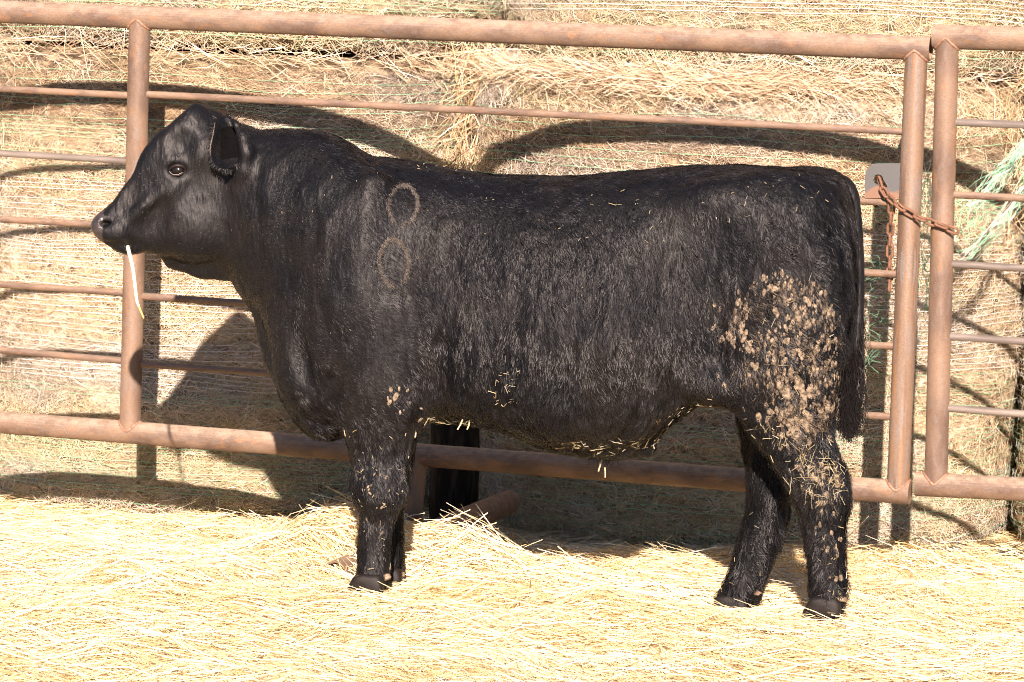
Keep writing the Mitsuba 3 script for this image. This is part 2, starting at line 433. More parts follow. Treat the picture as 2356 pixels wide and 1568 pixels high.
    if net:
        threads, tc = [], []
        zs = np.arange(zlo + 0.02, zhi - 0.01, 0.0165)
        ph = np.linspace(-1.65, 1.65, 110)
        for k, z in enumerate(zs):
            isg = any(lo <= z <= hi for lo, hi in green)
            if isg and r.uniform() < 0.35 or not isg and r.uniform() < 0.10:
                continue
            zz = z + (meshkit.noise(np.stack([ph * 2.5, ph * 0 + k * 0.22, ph * 0], -1), 9) - 0.5) * 0.030
            q, out = bale_surface(ph, zz, h, a, waist, seed)
            q = put(q + out * 0.013)
            side = np.array([0, 0, 0.00085 if not isg else 0.0008])
            nn = len(ph)
            for s in (side, None):
                sd = np.broadcast_to(side, q.shape) if s is not None else np.broadcast_to(-BACK * side[2], q.shape)
                v = np.stack([q - sd, q + sd], 1).reshape(-1, 3)
                i = np.arange(nn - 1) * 2
                f = np.vstack([np.stack([i, i + 1, i + 3], 1), np.stack([i, i + 3, i + 2], 1)])
                threads.append((v, f))
                base = np.array([0.26, 0.55, 0.33]) if isg else np.array([0.70, 0.70, 0.69])
                tc.append(np.broadcast_to(base * r.uniform(0.8, 1.15), v.shape))
            if k % 3 == 0:                                              # the zigzag between two lengthwise threads
                pz = np.linspace(-1.6, 1.6, 150)
                z2 = z + 0.0165 * (np.arange(150) % 2) * 1.6 + r.normal(0, 0.002, 150)
                q, out = bale_surface(pz, z2, h, a, waist, seed)
                q = put(q + out * 0.012)
                v, f = tube(q, 0.00035, 3, caps=False)
                threads.append((v, f))
                tc.append(np.broadcast_to(np.array([0.55, 0.60, 0.55]), v.shape))
        part(key, 'net_wrap', join(threads), 'twine', kind='stuff', color=np.vstack(tc))
    return key


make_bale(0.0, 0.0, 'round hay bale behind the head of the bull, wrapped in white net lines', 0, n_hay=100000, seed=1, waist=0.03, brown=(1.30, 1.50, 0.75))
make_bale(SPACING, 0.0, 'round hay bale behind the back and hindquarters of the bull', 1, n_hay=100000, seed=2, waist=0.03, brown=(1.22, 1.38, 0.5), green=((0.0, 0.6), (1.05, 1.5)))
make_bale(2 * SPACING, 0.0, 'round hay bale at the right edge beyond the dark slit', 2, n_hay=14000, seed=3)
make_bale(-SPACING, 0.0, 'round hay bale in the lower row at the far left edge', 3, n_hay=9000, seed=4)
make_bale(0.075, 1.575, 'upper round hay bale resting over the head of the bull, left of the joint', 4, n_hay=15000, seed=5, zlo=0.0, zhi=0.40, green=((0.0, 0.5),))
make_bale(SPACING + 0.085, 1.575, 'upper round hay bale over the back of the bull, right of the joint', 5, n_hay=19000, seed=6, zlo=0.0, zhi=0.40, green=((0.0, 0.12),))
make_bale(2 * SPACING + 0.08, 1.575, 'upper round hay bale at the top right corner', 6, n_hay=5000, seed=7, zlo=0.0, zhi=0.40)
make_bale(-SPACING + 0.05, 1.575, 'upper round hay bale at the top left corner', 7, n_hay=3000, seed=8, zlo=0.0, zhi=0.40)
make_bale(SPACING * 1.5, 0.0, 'dim hay bale deep in the dark slit at the right', 9, n_hay=0, seed=10, back=1.62, net=False)

# the short black post in front of the joint between the bales
scene['tarred_wood'] = {'type': 'bumpmap', 'arbitrary': mikit.proc(lambda p, n, uv: FB(p.x * 60, p.y * 60, p.z * 7, 3)), 'scale': 0.006, 'bsdf': principled(mikit.proc(lambda p, n, uv: MIX((0.008, 0.0075, 0.007), (0.035, 0.03, 0.024), SS(0.4, 0.75, FB(p.x * 70, p.y * 70, p.z * 9, 3)))), 0.85, 0.15)}
pc = at_y(1042, 1195, 12.86)
pz = np.array([-0.12, -0.02, 0.0, 0.2, 0.4, 0.57, 0.585, 0.59])
pv, pf = tube(np.stack([pc[0] + 0.004 * np.sin(pz * 7) - 0.02 * pz, pc[1] + 0 * pz, pz], -1), 0.080 * np.array([0.96, 0.97, 1.0, 1.0, 0.99, 0.98, 0.93, 0.85]), 26)
whole(thing('post', 'short black tarred wooden post standing behind the front legs of the bull', 'post'), (pv, pf), 'tarred_wood', smooth=40)

# straw pushed out of the seam between the two rows and out of the upright joints
r = np.random.default_rng(31)
n = 3000
s = np.where(r.uniform(0, 1, n) < 0.74, np.clip(r.normal(1.85, 0.42, n), 0.8, 2.9), r.uniform(-0.9, 2.9, n))
k = np.round(s / SPACING)
off = (s - k * SPACING) / BA
front = BB * (1 - np.maximum(1 - np.abs(np.clip(off, -0.97, 0.97)) ** BP, 0) ** (1 / BP))
droop = np.exp(-((s - 1.75) / 0.9) ** 2)
base = FRONT_A * [1, 1, 0] + (s[:, None] + SHIFT) * ROW + (front - 0.015 - 0.045 * r.uniform(0, 1, n) * (0.3 + droop))[:, None] * BACK
base[:, 2] = 1.455 + r.normal(0, 0.022, n) - 0.05 * droop * r.uniform(0, 1, n)
ang = r.normal(-0.1, 0.55, n)
t = unit(ROW * np.cos(ang)[:, None] + np.array([0, 0, 1.0]) * np.sin(ang)[:, None] - BACK * r.normal(0.05, 0.15, n)[:, None])
L = np.clip(r.lognormal(math.log(0.11), 0.5, n), 0.03, 0.30)
v1 = ribbons(base, t, np.broadcast_to(-BACK, t.shape), L, r.uniform(0.0012, 0.0026, n), np.stack([0 * L, 0 * L, r.normal(-0.02, 0.06, n) * L], -1), r.uniform(-1, 1, n))
c1 = np.repeat(HAY[r.choice(7, n, p=[0.3, 0.24, 0.18, 0.1, 0.14, 0.03, 0.01])] * r.uniform(0.85, 1.1, (n, 1)), 6, 0)
n = 1100                                                               # hay bridging the joint above the back of the bull
sj = r.choice([0.5, 1.5], n, p=[0.72, 0.28]) * SPACING
base = FRONT_A * [1, 1, 0] + (sj + SHIFT + r.normal(0, 0.075, n))[:, None] * ROW + (0.50 + r.normal(0, 0.05, n))[:, None] * BACK
base[:, 2] = np.where(sj < SPACING, r.uniform(0.78, 1.5, n), r.uniform(0.95, 1.5, n))
ang = r.normal(1.2, 0.6, n)
t = unit(ROW * np.cos(ang)[:, None] + np.array([0, 0, 1.0]) * np.sin(ang)[:, None])
L = np.clip(r.lognormal(math.log(0.09), 0.5, n), 0.03, 0.25)
v2 = ribbons(base, t, np.broadcast_to(-BACK, t.shape), L, r.uniform(0.0016, 0.0034, n), ROW * (r.normal(0, 0.1, n) * L)[:, None], r.uniform(-1, 1, n))
c2 = np.repeat(HAY[r.choice(7, n, p=[0.3, 0.2, 0.2, 0.08, 0.15, 0.05, 0.02])] * r.uniform(0.85, 1.1, (n, 1)) * [1.0, 0.95, 0.85], 6, 0)
whole('loose_hay', join([v1, v2]), 'hay_blade', color=np.vstack([c1, c2]))
labels['loose_hay'] = {'label': 'loose dry hay hanging from the seams between the stacked bales', 'kind': 'stuff'}

# ------------------------------------------------------------------ the pipe fence: two welded panels
FA, FBp = at_y(322, 500, 12.70), at_y(2107, 600, 12.0)
FDIR = unit((FBp - FA) * [1, 1, 0])
FNRM = np.array([FDIR[1], -FDIR[0], 0.0])                              # towards the camera


def on_fence(px, py, off=0.0):
    """The point where the sight line meets the fence's upright plane moved by off towards the camera."""
    d = ray(px, py)
    return EYE + d * (np.dot(FA + FNRM * off - EYE, FNRM) / np.dot(d, FNRM))


def line(a, b, x):
    return a[1] + (b[1] - a[1]) * (x - a[0]) / (b[0] - a[0])


R_PIPE, R_RUNG = 0.0362, 0.0108
panel = thing('fence_panel', 'long rusty pipe fence panel with thin rungs behind the bull', 'fence panel', 'welded pipe fence panels')
TOP, BOT = ((0, 26.5), (2134, 112)), ((0, 971), (2090, 1133))
top_a, top_b = on_fence(-900, line(*TOP, -900)), on_fence(2141, line(*TOP, 2141))
bot_a, bot_b = on_fence(-900, line(*BOT, -900)), on_fence(2093, line(*BOT, 2093))
part(panel, 'top_rail', pipe(top_a, top_b, R_PIPE, open_b=True, seed=1), 'rust_rail', smooth=40)
part(panel, 'bottom_rail', pipe(bot_a, bot_b, R_PIPE, seed=2), 'rust_rail', smooth=40)


def post(parent, t_px, b_px, t_rail, b_rail, bsdf, seed, r_=0.0345):
    a, b = on_fence(t_px, line(*t_rail, t_px)), on_fence(b_px, line(*b_rail, b_px))
    key = part(parent, 'post', pipe(a, b, r_, seed=seed), bsdf, smooth=40)
    ax = unit(b - a)
    part(key, 'weld', weld(a + ax * 0.0365, -ax, r_ + 0.001, seed, sag=FDIR), 'weld_bead', smooth=True)
    part(key, 'weld', weld(b - ax * 0.0365, ax, r_ + 0.001, seed + 50, sag=FDIR), 'weld_bead', smooth=True)
    return a, b


pa, pb = post(panel, 321.5, 299, TOP, BOT, 'rust_post', 11)
qa, qb = post(panel, 2108, 2065, TOP, BOT, 'worn_post', 12)
LEFT_R = [(-900, 170, 250, 216), (-900, 308, 250, 367), (-900, 468, 250, 516.5), (-900, 612, 250, 670), (-900, 763, 250, 825)]
RIGHT_R = [(345, 217, 2085, 302), (345, 375, 2030, 464), (345, 527, 2070, 631), (345, 682, 2065, 797), (345, 838, 2060, 959)]
for i, (x0, y0, x1, y1) in enumerate(LEFT_R):
    a = on_fence(0, (207, 355, 507, 657, 808)[i] - 3)
    b = on_fence(312, (207, 355, 507, 657, 808)[i] + (13, 16, 14, 18, 24)[i])
    a = b + (a - b) * 2.6
    part(panel, 'rung', pipe(a, b, R_RUNG, step=0.05, seed=20 + i, dents=0.0004), 'grey_rung' if i == 1 else 'rust_rung', smooth=40)
for i, (x0, y0, x1, y1) in enumerate(RIGHT_R):
    part(panel, 'rung', pipe(on_fence(x0 - 20, y0 - 1), on_fence(x1 + 12, y1 + 1), R_RUNG * 1.03, step=0.05, seed=30 + i, dents=0.0004), 'rust_rung', smooth=40)
# the upright foot under the bottom rail and the skid pipe it stands on
fa = on_fence(957, line(*BOT, 957))
foot_x = fa + np.array([-0.012, 0.0, 0.0])
foot_b = np.array([fa[0] - 0.01, fa[1], 0.03])
ft = part(panel, 'foot', pipe(fa, foot_b, 0.0365, seed=41), 'rust_post', smooth=40)
s_far, s_near = at_y(1168, 1231, 12.78), at_y(770, 1330, 11.62)
s_far[2], s_near[2] = 0.05, -0.03
part(panel, 'skid_pipe', pipe(s_near, s_far, 0.040, open_a=True, open_b=True, seed=42), 'rust_post', smooth=40)
# the latch plate with its keyhole
pl = [(1991, 455), (1991, 404), (1994, 391), (2001, 382), (2012, 376), (2026, 375), (2073, 375), (2073, 455)]
from shapely.geometry import Polygon, Point
from shapely.ops import unary_union
o_pl = on_fence(2030, 415)
flat = lambda q: (float(np.dot(q - o_pl, FDIR)), float(q[2] - o_pl[2]))
poly = Polygon([flat(on_fence(*q)) for q in pl])
hole = unary_union([Point(flat(on_fence(2021, 412))).buffer(0.0155), Polygon([flat(on_fence(*q)) for q in ((2024, 418), (2031, 413), (2040, 428), (2034, 432))]).buffer(0.003)])
solid = trimesh.creation.extrude_polygon(poly.difference(hole), 0.007, engine='earcut')
vv = np.array(solid.vertices)
vv = o_pl + vv[:, :1] * FDIR + vv[:, 1:2] * np.array([0, 0, 1.0]) + (vv[:, 2:3] + 0.004) * FNRM
part(panel, 'latch_plate', (vv, np.array(solid.faces)), 'plate_steel', label='grey steel latch plate with a keyhole')

panel2 = thing('fence_panel', 'rusty pipe fence panel at the right edge beyond the chained end post', 'fence panel', 'welded pipe fence panels')
TOP2, BOT2 = ((2160, 84), (2355, 90)), ((2110, 1113), (2355, 1125))
t2a, t2b = on_fence(2147, line(*TOP2, 2147)), on_fence(2900, line(*TOP2, 2900))
b2a, b2b = on_fence(2106, line(*BOT2, 2106)), on_fence(2900, line(*BOT2, 2900))
part(panel2, 'top_rail', pipe(t2a, t2b, R_PIPE, open_a=True, seed=51), 'rust_rail', smooth=40)
part(panel2, 'bottom_rail', pipe(b2a, b2b, R_PIPE, open_a=True, seed=52), 'rust_rail', smooth=40)
post(panel2, 2179, 2152, TOP2, BOT2, 'rust_post', 61, 0.0350)
for i, (y0, y1) in enumerate(((281, 287), (447, 456), (607, 617), (774, 785), (939, 952))):
    a, b = on_fence(2175, y0 - 1), on_fence(2355, y1)
    part(panel2, 'rung', pipe(a, a + (b - a) * 3.2, R_RUNG * 1.05, step=0.05, seed=70 + i, dents=0.0004), 'grey_rung' if i != 1 else 'rust_rung', smooth=40)
mid_p, low_p = on_fence(2850, line(*TOP2, 2850)), on_fence(2850, line(*BOT2, 2850))

# ------------------------------------------------------------------ the chain
chain = thing('gate_chain', 'rusty chain looped through the latch plate and round the next post', 'chain')


def link(c, d, nrm, Lk=0.047, wk=0.026, rk=0.0042):
    """One stadium-shaped link centred on c, long axis d, lying in the plane of d and nrm x d."""
    d = unit(d)
    sd = unit(np.cross(nrm, d))
    q, ang = [], np.linspace(-math.pi / 2, math.pi / 2, 9)
    rr, hl = wk / 2 - rk, Lk / 2 - wk / 2
    for a in ang:
        q.append(c + d * (hl + rr * math.cos(a)) + sd * rr * math.sin(a))
    for a in ang:
        q.append(c - d * (hl + rr * math.cos(a)) - sd * rr * math.sin(a))
    return tube(np.array(q), rk, 8, closed=True)


drape = [on_fence(2024, 420, 0.016), on_fence(2036, 444, 0.03), on_fence(2064, 471, 0.044), on_fence(2094, 491, 0.048), on_fence(2125, 505, 0.047), on_fence(2160, 517, 0.049), on_fence(2192, 529, 0.045), on_fence(2206, 534, 0.02)]


def resample(pts, step):
    pts = np.array(pts)
    s = np.concatenate([[0], np.cumsum(np.linalg.norm(np.diff(pts, axis=0), axis=1))])
    q = np.arange(0, s[-1], step)
    f = PchipInterpolator(s, pts)
    return f(q), unit(f(q, 1))


pts, dirs = resample(drape, 0.0345)
for i, (c, d) in enumerate(zip(pts, dirs)):
    nrm = spin(perp(d[None])[0][None], d[None], np.array([0.35 + (i % 2) * math.pi / 2]))[0]
    part(chain, 'link', link(c, d, nrm), 'chain_rust', smooth=True)
pts, dirs = resample([on_fence(2050, 478, 0.012), on_fence(2049, 505, 0.0), on_fence(2047, 560, -0.02), on_fence(2046, 657, -0.02)], 0.0345)
for i, (c, d) in enumerate(zip(pts, dirs)):
    nrm = FNRM if i % 2 == 0 else FDIR
    part(chain, 'link', link(c, d, nrm), 'chain_rust', smooth=True)

# ------------------------------------------------------------------ torn net wrap hanging between the right bale and the fence
r = np.random.default_rng(77)
fib, fc = [], []


def fibre(path, rad, col):
    s = np.linspace(0, 1, len(path))
    q = PchipInterpolator(s, np.array(path))(np.linspace(0, 1, 18))
    q = q + (meshkit.noise(q[:, None, :] * 28 + np.array([[0, 0, 0], [31, 7, 3], [5, 53, 9]]) + r.uniform(0, 90), 3) - 0.5) * 0.028
    v, f = tube(q, rad, 4, caps=False)
    fib.append((v, f))
    fc.append(np.broadcast_to(np.clip(np.array(col) * r.uniform(0.85, 1.1), 0, 0.9), v.shape))


GREEN, WHITE = (0.30, 0.66, 0.41), (0.72, 0.72, 0.66)
for k in range(105):
    kind = r.uniform()
    if kind < 0.36:      # white rope of threads, upper
        a, m_, e = (2358 + r.normal(0, 8), 335 + r.normal(0, 10)), (2285 + r.normal(0, 9), 425 + r.normal(0, 9)), (2228 + r.normal(0, 12), 480 + r.normal(0, 16))
        col = WHITE if r.uniform() < 0.45 else GREEN
    elif kind < 0.62:    # white rope, lower
        a, m_, e = (2362 + r.normal(0, 6), 410 + r.normal(0, 12)), (2308 + r.normal(0, 8), 500 + r.normal(0, 8)), (2215 + r.normal(0, 14), 588 + r.normal(0, 12))
        col = WHITE if r.uniform() < 0.7 else GREEN
    elif kind < 0.9:     # green fluff
        a = (2235 + r.normal(0, 30), 470 + r.normal(0, 25))
        m_ = (a[0] - r.uniform(0, 40), a[1] + r.uniform(5, 50))
        e = (m_[0] + r.normal(0, 40), m_[1] + r.uniform(-10, 50))
        col = GREEN
    else:
        a = (2350 + r.normal(0, 8), 345 + r.normal(0, 15))
        m_, e = (2318 + r.normal(0, 9), 380 + r.normal(0, 14)), (2285 + r.normal(0, 8), 430 + r.normal(0, 20))
        col = GREEN
    offs = r.uniform(-0.42, -0.24)
    fibre([on_fence(*a, offs - 0.1), on_fence(*m_, offs), on_fence(*e, offs + 0.02)], r.uniform(0.0005, 0.0010), col)
key = thing('torn_netting', 'torn green and white bale netting trailing behind the right fence panel', 'netting')
whole(key, join(fib), 'twine', color=np.vstack(fc))
fib, fc = [], []
for k in range(60):
    x = r.uniform(2118, 2152)
    y = 370 + 330 * r.uniform() ** 1.2
    y2 = y + r.uniform(20, 130)
    offs = r.uniform(-0.40, -0.18)
    fibre([on_fence(x, y, offs), on_fence(x + r.normal(0, 12), (y + y2) / 2, offs), on_fence(x + r.normal(-6, 12), y2, offs)], r.uniform(0.0006, 0.0012), GREEN if r.uniform() < 0.7 else WHITE)
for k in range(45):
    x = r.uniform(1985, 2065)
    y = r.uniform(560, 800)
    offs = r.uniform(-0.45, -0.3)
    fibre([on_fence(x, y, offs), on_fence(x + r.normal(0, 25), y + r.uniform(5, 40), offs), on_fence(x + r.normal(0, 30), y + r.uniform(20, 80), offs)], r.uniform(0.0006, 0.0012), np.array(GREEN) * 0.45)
key = thing('torn_netting', 'snagged green netting strands hanging in shade beside the chained post', 'netting')
whole(key, join(fib), 'twine', color=np.vstack(fc))
# ------------------------------------------------------------------ the bull
# local frame: u along the body (towards the tail), v up, w away from the camera, all in metres
B1, B2 = at_y(310, 800, 11.52), at_y(1690, 800, 11.27)
BU = unit((B2 - B1) * [1, 1, 0])
BW = np.array([-BU[1], BU[0], 0.0])
BO = at_y(1150, 800, 11.37) * [1, 1, 0]


def LP(px, py, w=0.0):
    """The local point (u, v, w) where a sight line of the survey meets the plane w."""
    d = ray(px, py)
    q = EYE + d * ((np.dot(BO - EYE, BW) + w) / np.dot(d, BW))
    return np.array([np.dot(q - BO, BU), q[2], w])


def to_world(q):
    return BO + q[..., :1] * BU + q[..., 1:2] * np.array([0, 0, 1.0]) + q[..., 2:3] * BW


def dir_world(q):
    return q[..., :1] * BU + q[..., 1:2] * np.array([0, 0, 1.0]) + q[..., 2:3] * BW


CELL = 0.0075
LO, HI = np.array([-1.24, -0.07, -0.42]), np.array([1.13, 1.46, 0.42])
AX = [np.arange(LO[k], HI[k], CELL).astype(np.float32) for k in range(3)]
FLD = np.full([len(a) for a in AX], 1.0, np.float32)


def box(lo, hi, pad):
    s = []
    for k in range(3):
        i = np.searchsorted(AX[k], lo[k] - pad)
        j = np.searchsorted(AX[k], hi[k] + pad)
        s.append(slice(max(0, i), max(i + 1, j)))
    return tuple(s), [AX[k][s[k]].reshape([-1 if m == k else 1 for m in range(3)]) for k in range(3)]


def smin(a, b, k):
    h = np.maximum(k - np.abs(a - b), 0) / k
    return np.minimum(a, b) - h * h * k * 0.25


def smax(a, b, k):
    return -smin(-a, -b, k)


def add(fn, lo, hi, k=0.04, cut=False, pad=0.07):
    s, (u, v, w) = box(lo, hi, pad)
    f = np.broadcast_to(fn(u, v, w), FLD[s].shape).astype(np.float32)
    FLD[s] = smax(FLD[s], -f, k) if cut else smin(FLD[s], f, k)


def curve(x, y):
    x, y = np.asarray(x, float), np.asarray(y, float)
    o = np.argsort(x)
    c = PchipInterpolator(x[o], y[o])
    return lambda q: c(np.clip(q, x[o][0], x[o][-1])).astype(np.float32)


def u_loft(st, wc, p_top=2.3, p_bot=2.3, k=0.04, ends=0.03, shrink=0.005, box_=None):
    """st: rows (px, top py, widest py, bottom py, half width); slices across the body's length."""
    st = np.array(st, float)
    wcs = np.array([wc(x) for x in st[:, 0]])
    tp = np.array([LP(x, y, w) for x, y, w in zip(st[:, 0], st[:, 1], wcs)])
    md = np.array([LP(x, y, w) for x, y, w in zip(st[:, 0], st[:, 2], wcs)])
    bt = np.array([LP(x, y, w) for x, y, w in zip(st[:, 0], st[:, 3], wcs)])
    ct, cm, cb = curve(tp[:, 0], tp[:, 1]), curve(md[:, 0], md[:, 1]), curve(bt[:, 0], bt[:, 1])
    cw, cc = curve(md[:, 0], st[:, 4]), curve(md[:, 0], wcs)
    ua, ub = max(tp[0, 0], bt[0, 0]) - 0.004, min(tp[-1, 0], bt[-1, 0]) + 0.004

    def fn(u, v, w):
        U = u.ravel()
        sh = lambda a: a.reshape(-1, 1, 1)
        zc, hw, c = sh(cm(U)), sh(cw(U)) - shrink, sh(cc(U))
        ht, hb = np.maximum(sh(ct(U)) - zc - shrink, 0.004), np.maximum(zc - sh(cb(U)) - shrink, 0.004)
        dv = v - zc
        up = dv > 0
        p = np.where(up, p_top, p_bot) if box_ is None else np.where(up, sh(curve([LP(x, 450, 0)[0] for x in box_[0]], box_[1])(U)), p_bot)
        a = np.abs(dv) / np.where(up, ht, hb)
        b = np.abs(w - c) / np.maximum(hw, 0.004)
        rr = (a ** p + b ** p) ** (1 / p)
        f = (rr - 1) * np.minimum(np.where(up, ht, hb), hw)
        return smax(f, np.maximum(ua - u, u - ub), ends)

    lo = [ua, min(bt[:, 1]), (wcs - st[:, 4]).min()]
    hi = [ub, max(tp[:, 1]), (wcs + st[:, 4]).max()]
    add(fn, lo, hi, k)


def v_loft(st, p=2.2, k=0.05, ends=0.02, shrink=0.004):
    """st: rows (py, front px, rear px, w, half depth); slices across a leg."""
    st = np.array(st, float)
    fr = np.array([LP(x, y, w) for y, x, w in zip(st[:, 0], st[:, 1], st[:, 3])])
    rr_ = np.array([LP(x, y, w) for y, x, w in zip(st[:, 0], st[:, 2], st[:, 3])])
    cf, cr = curve(fr[:, 1], fr[:, 0]), curve(rr_[:, 1], rr_[:, 0])
    cw, cd = curve(fr[:, 1], st[:, 3]), curve(fr[:, 1], st[:, 4])
    va, vb = max(fr[-1, 1], rr_[-1, 1]), min(fr[0, 1], rr_[0, 1])

    def fn(u, v, w):
        V = v.ravel()
        sh = lambda a: a.reshape(1, -1, 1)
        a0, a1 = sh(cf(V)), sh(cr(V))
        hu, hw = (a1 - a0) / 2 - shrink, sh(cd(V)) - shrink
        q = ((np.abs(u - (a0 + a1) / 2) / hu) ** p + (np.abs(w - sh(cw(V))) / hw) ** p) ** (1 / p)
        return smax((q - 1) * np.minimum(hu, hw), np.maximum(va - v, v - vb), ends)

    add(fn, [fr[:, 0].min(), va, (st[:, 3] - st[:, 4]).min()], [rr_[:, 0].max(), vb, (st[:, 3] + st[:, 4]).max()], k)


def ball(px, py, w, ru, rv, rw, k=0.05, tilt=0.0, cut=False):
    """An ellipsoid: ru, rv in survey pixels (1.23 mm), rw in metres; tilt in degrees within the body's plane."""
    c = LP(px, py, w)
    ru, rv = ru * 0.00123, rv * 0.00123
    ca, sa = math.cos(math.radians(tilt)), math.sin(math.radians(tilt))
    m = max(ru, rv)

    def fn(u, v, w_):
        x, y, z = u - c[0], v - c[1], w_ - c[2]
        a, b = x * ca + y * sa, -x * sa + y * ca
        q = np.sqrt((a / ru) ** 2 + (b / rv) ** 2 + (z / rw) ** 2)
        return (q - 1) * min(ru, rv, rw)

    add(fn, c - [m, m, rw], c + [m, m, rw], k, cut, 0.01 + k * max(m, rw) / min(ru, rv, rw))


def groove(pts, rad, k=0.012):
    """A furrow along a polyline of (px, py, w)."""
    q = np.array([LP(*a) for a in pts])
    for a, b in zip(q[:-1], q[1:]):
        d = b - a

        def fn(u, v, w):
            t = np.clip(((u - a[0]) * d[0] + (v - a[1]) * d[1] + (w - a[2]) * d[2]) / np.dot(d, d), 0, 1)
            return np.sqrt((u - a[0] - t * d[0]) ** 2 + (v - a[1] - t * d[1]) ** 2 + (w - a[2] - t * d[2]) ** 2) - rad

        add(fn, np.minimum(a, b) - rad, np.maximum(a, b) + rad, k, True)


# trunk and neck
u_loft([(470, 262, 420, 560, .075), (500, 262, 430, 590, .092), (530, 277, 440, 618, .108), (545, 285, 450, 642, .118), (560, 288, 460, 680, .128), (580, 291, 470, 704, .14), (600, 293, 480, 726, .152),
        (620, 293, 500, 780, .165), (640, 293, 510, 850, .178), (660, 293, 530, 925, .19), (700, 292, 560, 975, .208), (740, 297, 590, 1003, .222), (775, 309, 610, 1008, .232), (800, 322, 620, 1000, .24),
        (850, 353, 640, 988, .25), (950, 368, 660, 972, .262), (1050, 385, 680, 970, .278), (1150, 398, 700, 986, .295), (1280, 402, 715, 1018, .308), (1400, 394, 715, 1036, .308), (1480, 386, 700, 1016, .302),
        (1560, 379, 680, 966, .292), (1640, 374, 650, 905, .282), (1720, 377, 620, 870, .274), (1800, 380, 610, 860, .264), (1870, 381, 610, 850, .25), (1910, 386, 610, 850, .226), (1940, 402, 620, 845, .19),
        (1960, 438, 630, 830, .15), (1972, 500, 640, 790, .11)],
       lambda x: 0.0, 2.35, 2.2, ends=0.05)
# the thin fold of throat and brisket in front of the neck
u_loft([(372, 560, 575, 596, .02), (385, 560, 585, 617, .03), (427, 560, 600, 632, .036), (458, 560, 600, 644, .038), (500, 560, 600, 648, .04), (530, 560, 610, 650, .042), (545, 570, 640, 672, .042),
        (560, 580, 650, 694, .042), (585, 600, 680, 737, .042), (600, 620, 720, 802, .044), (620, 640, 790, 862, .05), (645, 700, 830, 893, .06), (670, 740, 880, 944, .08), (700, 780, 930, 980, .10), (735, 800, 960, 1006, .12), (780, 820, 970, 1000, .12)],
       lambda x: 0.0, 2.0, 2.2, k=0.015, ends=0.015)
# head
HW = lambda x: float(np.interp(x, [215, 330, 460, 560], [-0.078, -0.050, -0.012, 0.0]))
u_loft([(214, 512, 518, 523, .03), (217, 503, 520, 528, .045), (221, 496, 520, 536, .055), (228, 488, 520, 547, .064), (246, 472, 520, 562, .072), (265, 457, 518, 570, .074), (287, 427, 510, 578, .074), (316, 389, 492, 582, .074),
        (330, 351, 478, 580, .079), (346, 326, 466, 584, .087), (371, 298, 448, 591, .098), (396, 281, 436, 593, .107), (427, 256, 428, 595, .113), (458, 234, 426, 600, .112), (475, 240, 428, 602, .112), (495, 252, 430, 606, .112), (523, 272, 440, 612, .114), (548, 286, 455, 640, .112), (570, 296, 470, 680, .11)],
       HW, 2.7, 2.6, k=0.022, ends=0.012, box_=([215, 262, 310, 450, 500, 570], [2.2, 2.5, 4.6, 4.6, 3.0, 2.4]))
ball(448, 520, -0.070, 62, 72, .055, 0.035)               # cheek
ball(448, 520, 0.070, 62, 72, .055, 0.035)
ball(405, 372, -0.100, 36, 26, .030, 0.025, tilt=20)      # brow over the eye
ball(405, 372, 0.088, 36, 26, .030, 0.025, tilt=20)
ball(264, 533, -0.122, 34, 26, .026, 0.025, tilt=-10)     # upper lip
ball(264, 533, -0.008, 34, 26, .026, 0.025, tilt=-10)
ball(292, 571, -0.068, 34, 13, .052, 0.012, tilt=-6)       # chin
ball(345, 470, -0.132, 45, 13, .014, 0.03, tilt=35)       # facial crest
ball(234, 505, -0.118, 16, 11, .020, 0.015, tilt=35)      # nostril wing
groove([(247, 562, -0.130), (285, 566, -0.134), (316, 566, -0.130), (334, 556, -0.128)], 0.009, 0.010)
ball(292, 584, -0.172, 66, 20, .052, 0.008, cut=True)
ball(334, 546, -0.152, 17, 32, .030, 0.012, tilt=15, cut=True)     # corner of the mouth
ball(243, 514, -0.138, 12, 6.5, .022, 0.006, tilt=8, cut=True)
ball(409, 391, -0.130, 22, 14, .014, 0.012, cut=True)     # eye socket
groove([(360, 597, -0.085), (400, 597, -0.09), (430, 597, -0.09), (480, 604, -0.09), (522, 615, -0.09), (545, 645, -0.09), (572, 695, -0.09)], 0.008, 0.012)
def ridge(pts, rad, k=0.02):
    q = np.array([LP(*a) for a in pts])
    for a, b in zip(q[:-1], q[1:]):
        d = b - a

        def fn(u, v, w):
            t = np.clip(((u - a[0]) * d[0] + (v - a[1]) * d[1] + (w - a[2]) * d[2]) / np.dot(d, d), 0, 1)
            return np.sqrt((u - a[0] - t * d[0]) ** 2 + (v - a[1] - t * d[1]) ** 2 + (w - a[2] - t * d[2]) ** 2) - rad

        add(fn, np.minimum(a, b) - rad, np.maximum(a, b) + rad, k)


for sg in (1, -1):
    o = 0.0 if sg > 0 else -0.03
    sw = lambda w: w if sg > 0 else -w - 0.04
    if sg > 0:
        ridge([(452, 256, sw(-.060)), (412, 296, sw(-.086)), (372, 342, sw(-.094)), (342, 392, sw(-.088)), (312, 432, sw(-.078))], 0.016, 0.016)   # edge of the forehead
    ball(425, 335, sw(-.150), 40, 32, .036, 0.03, tilt=-35, cut=True)          # temple
    ball(352, 505, sw(-.165), 26, 52, .046, 0.035, tilt=-22, cut=True)        # hollow in front of the cheek
    ball(468, 352, sw(-.09), 34, 40, .036, 0.03)                              # ear base
ridge([(541, 282, -.118), (560, 318, -.132), (566, 352, -.134), (558, 392, -.130), (545, 430, -.112)], 0.011, 0.035)                          # fold of skin behind the ear
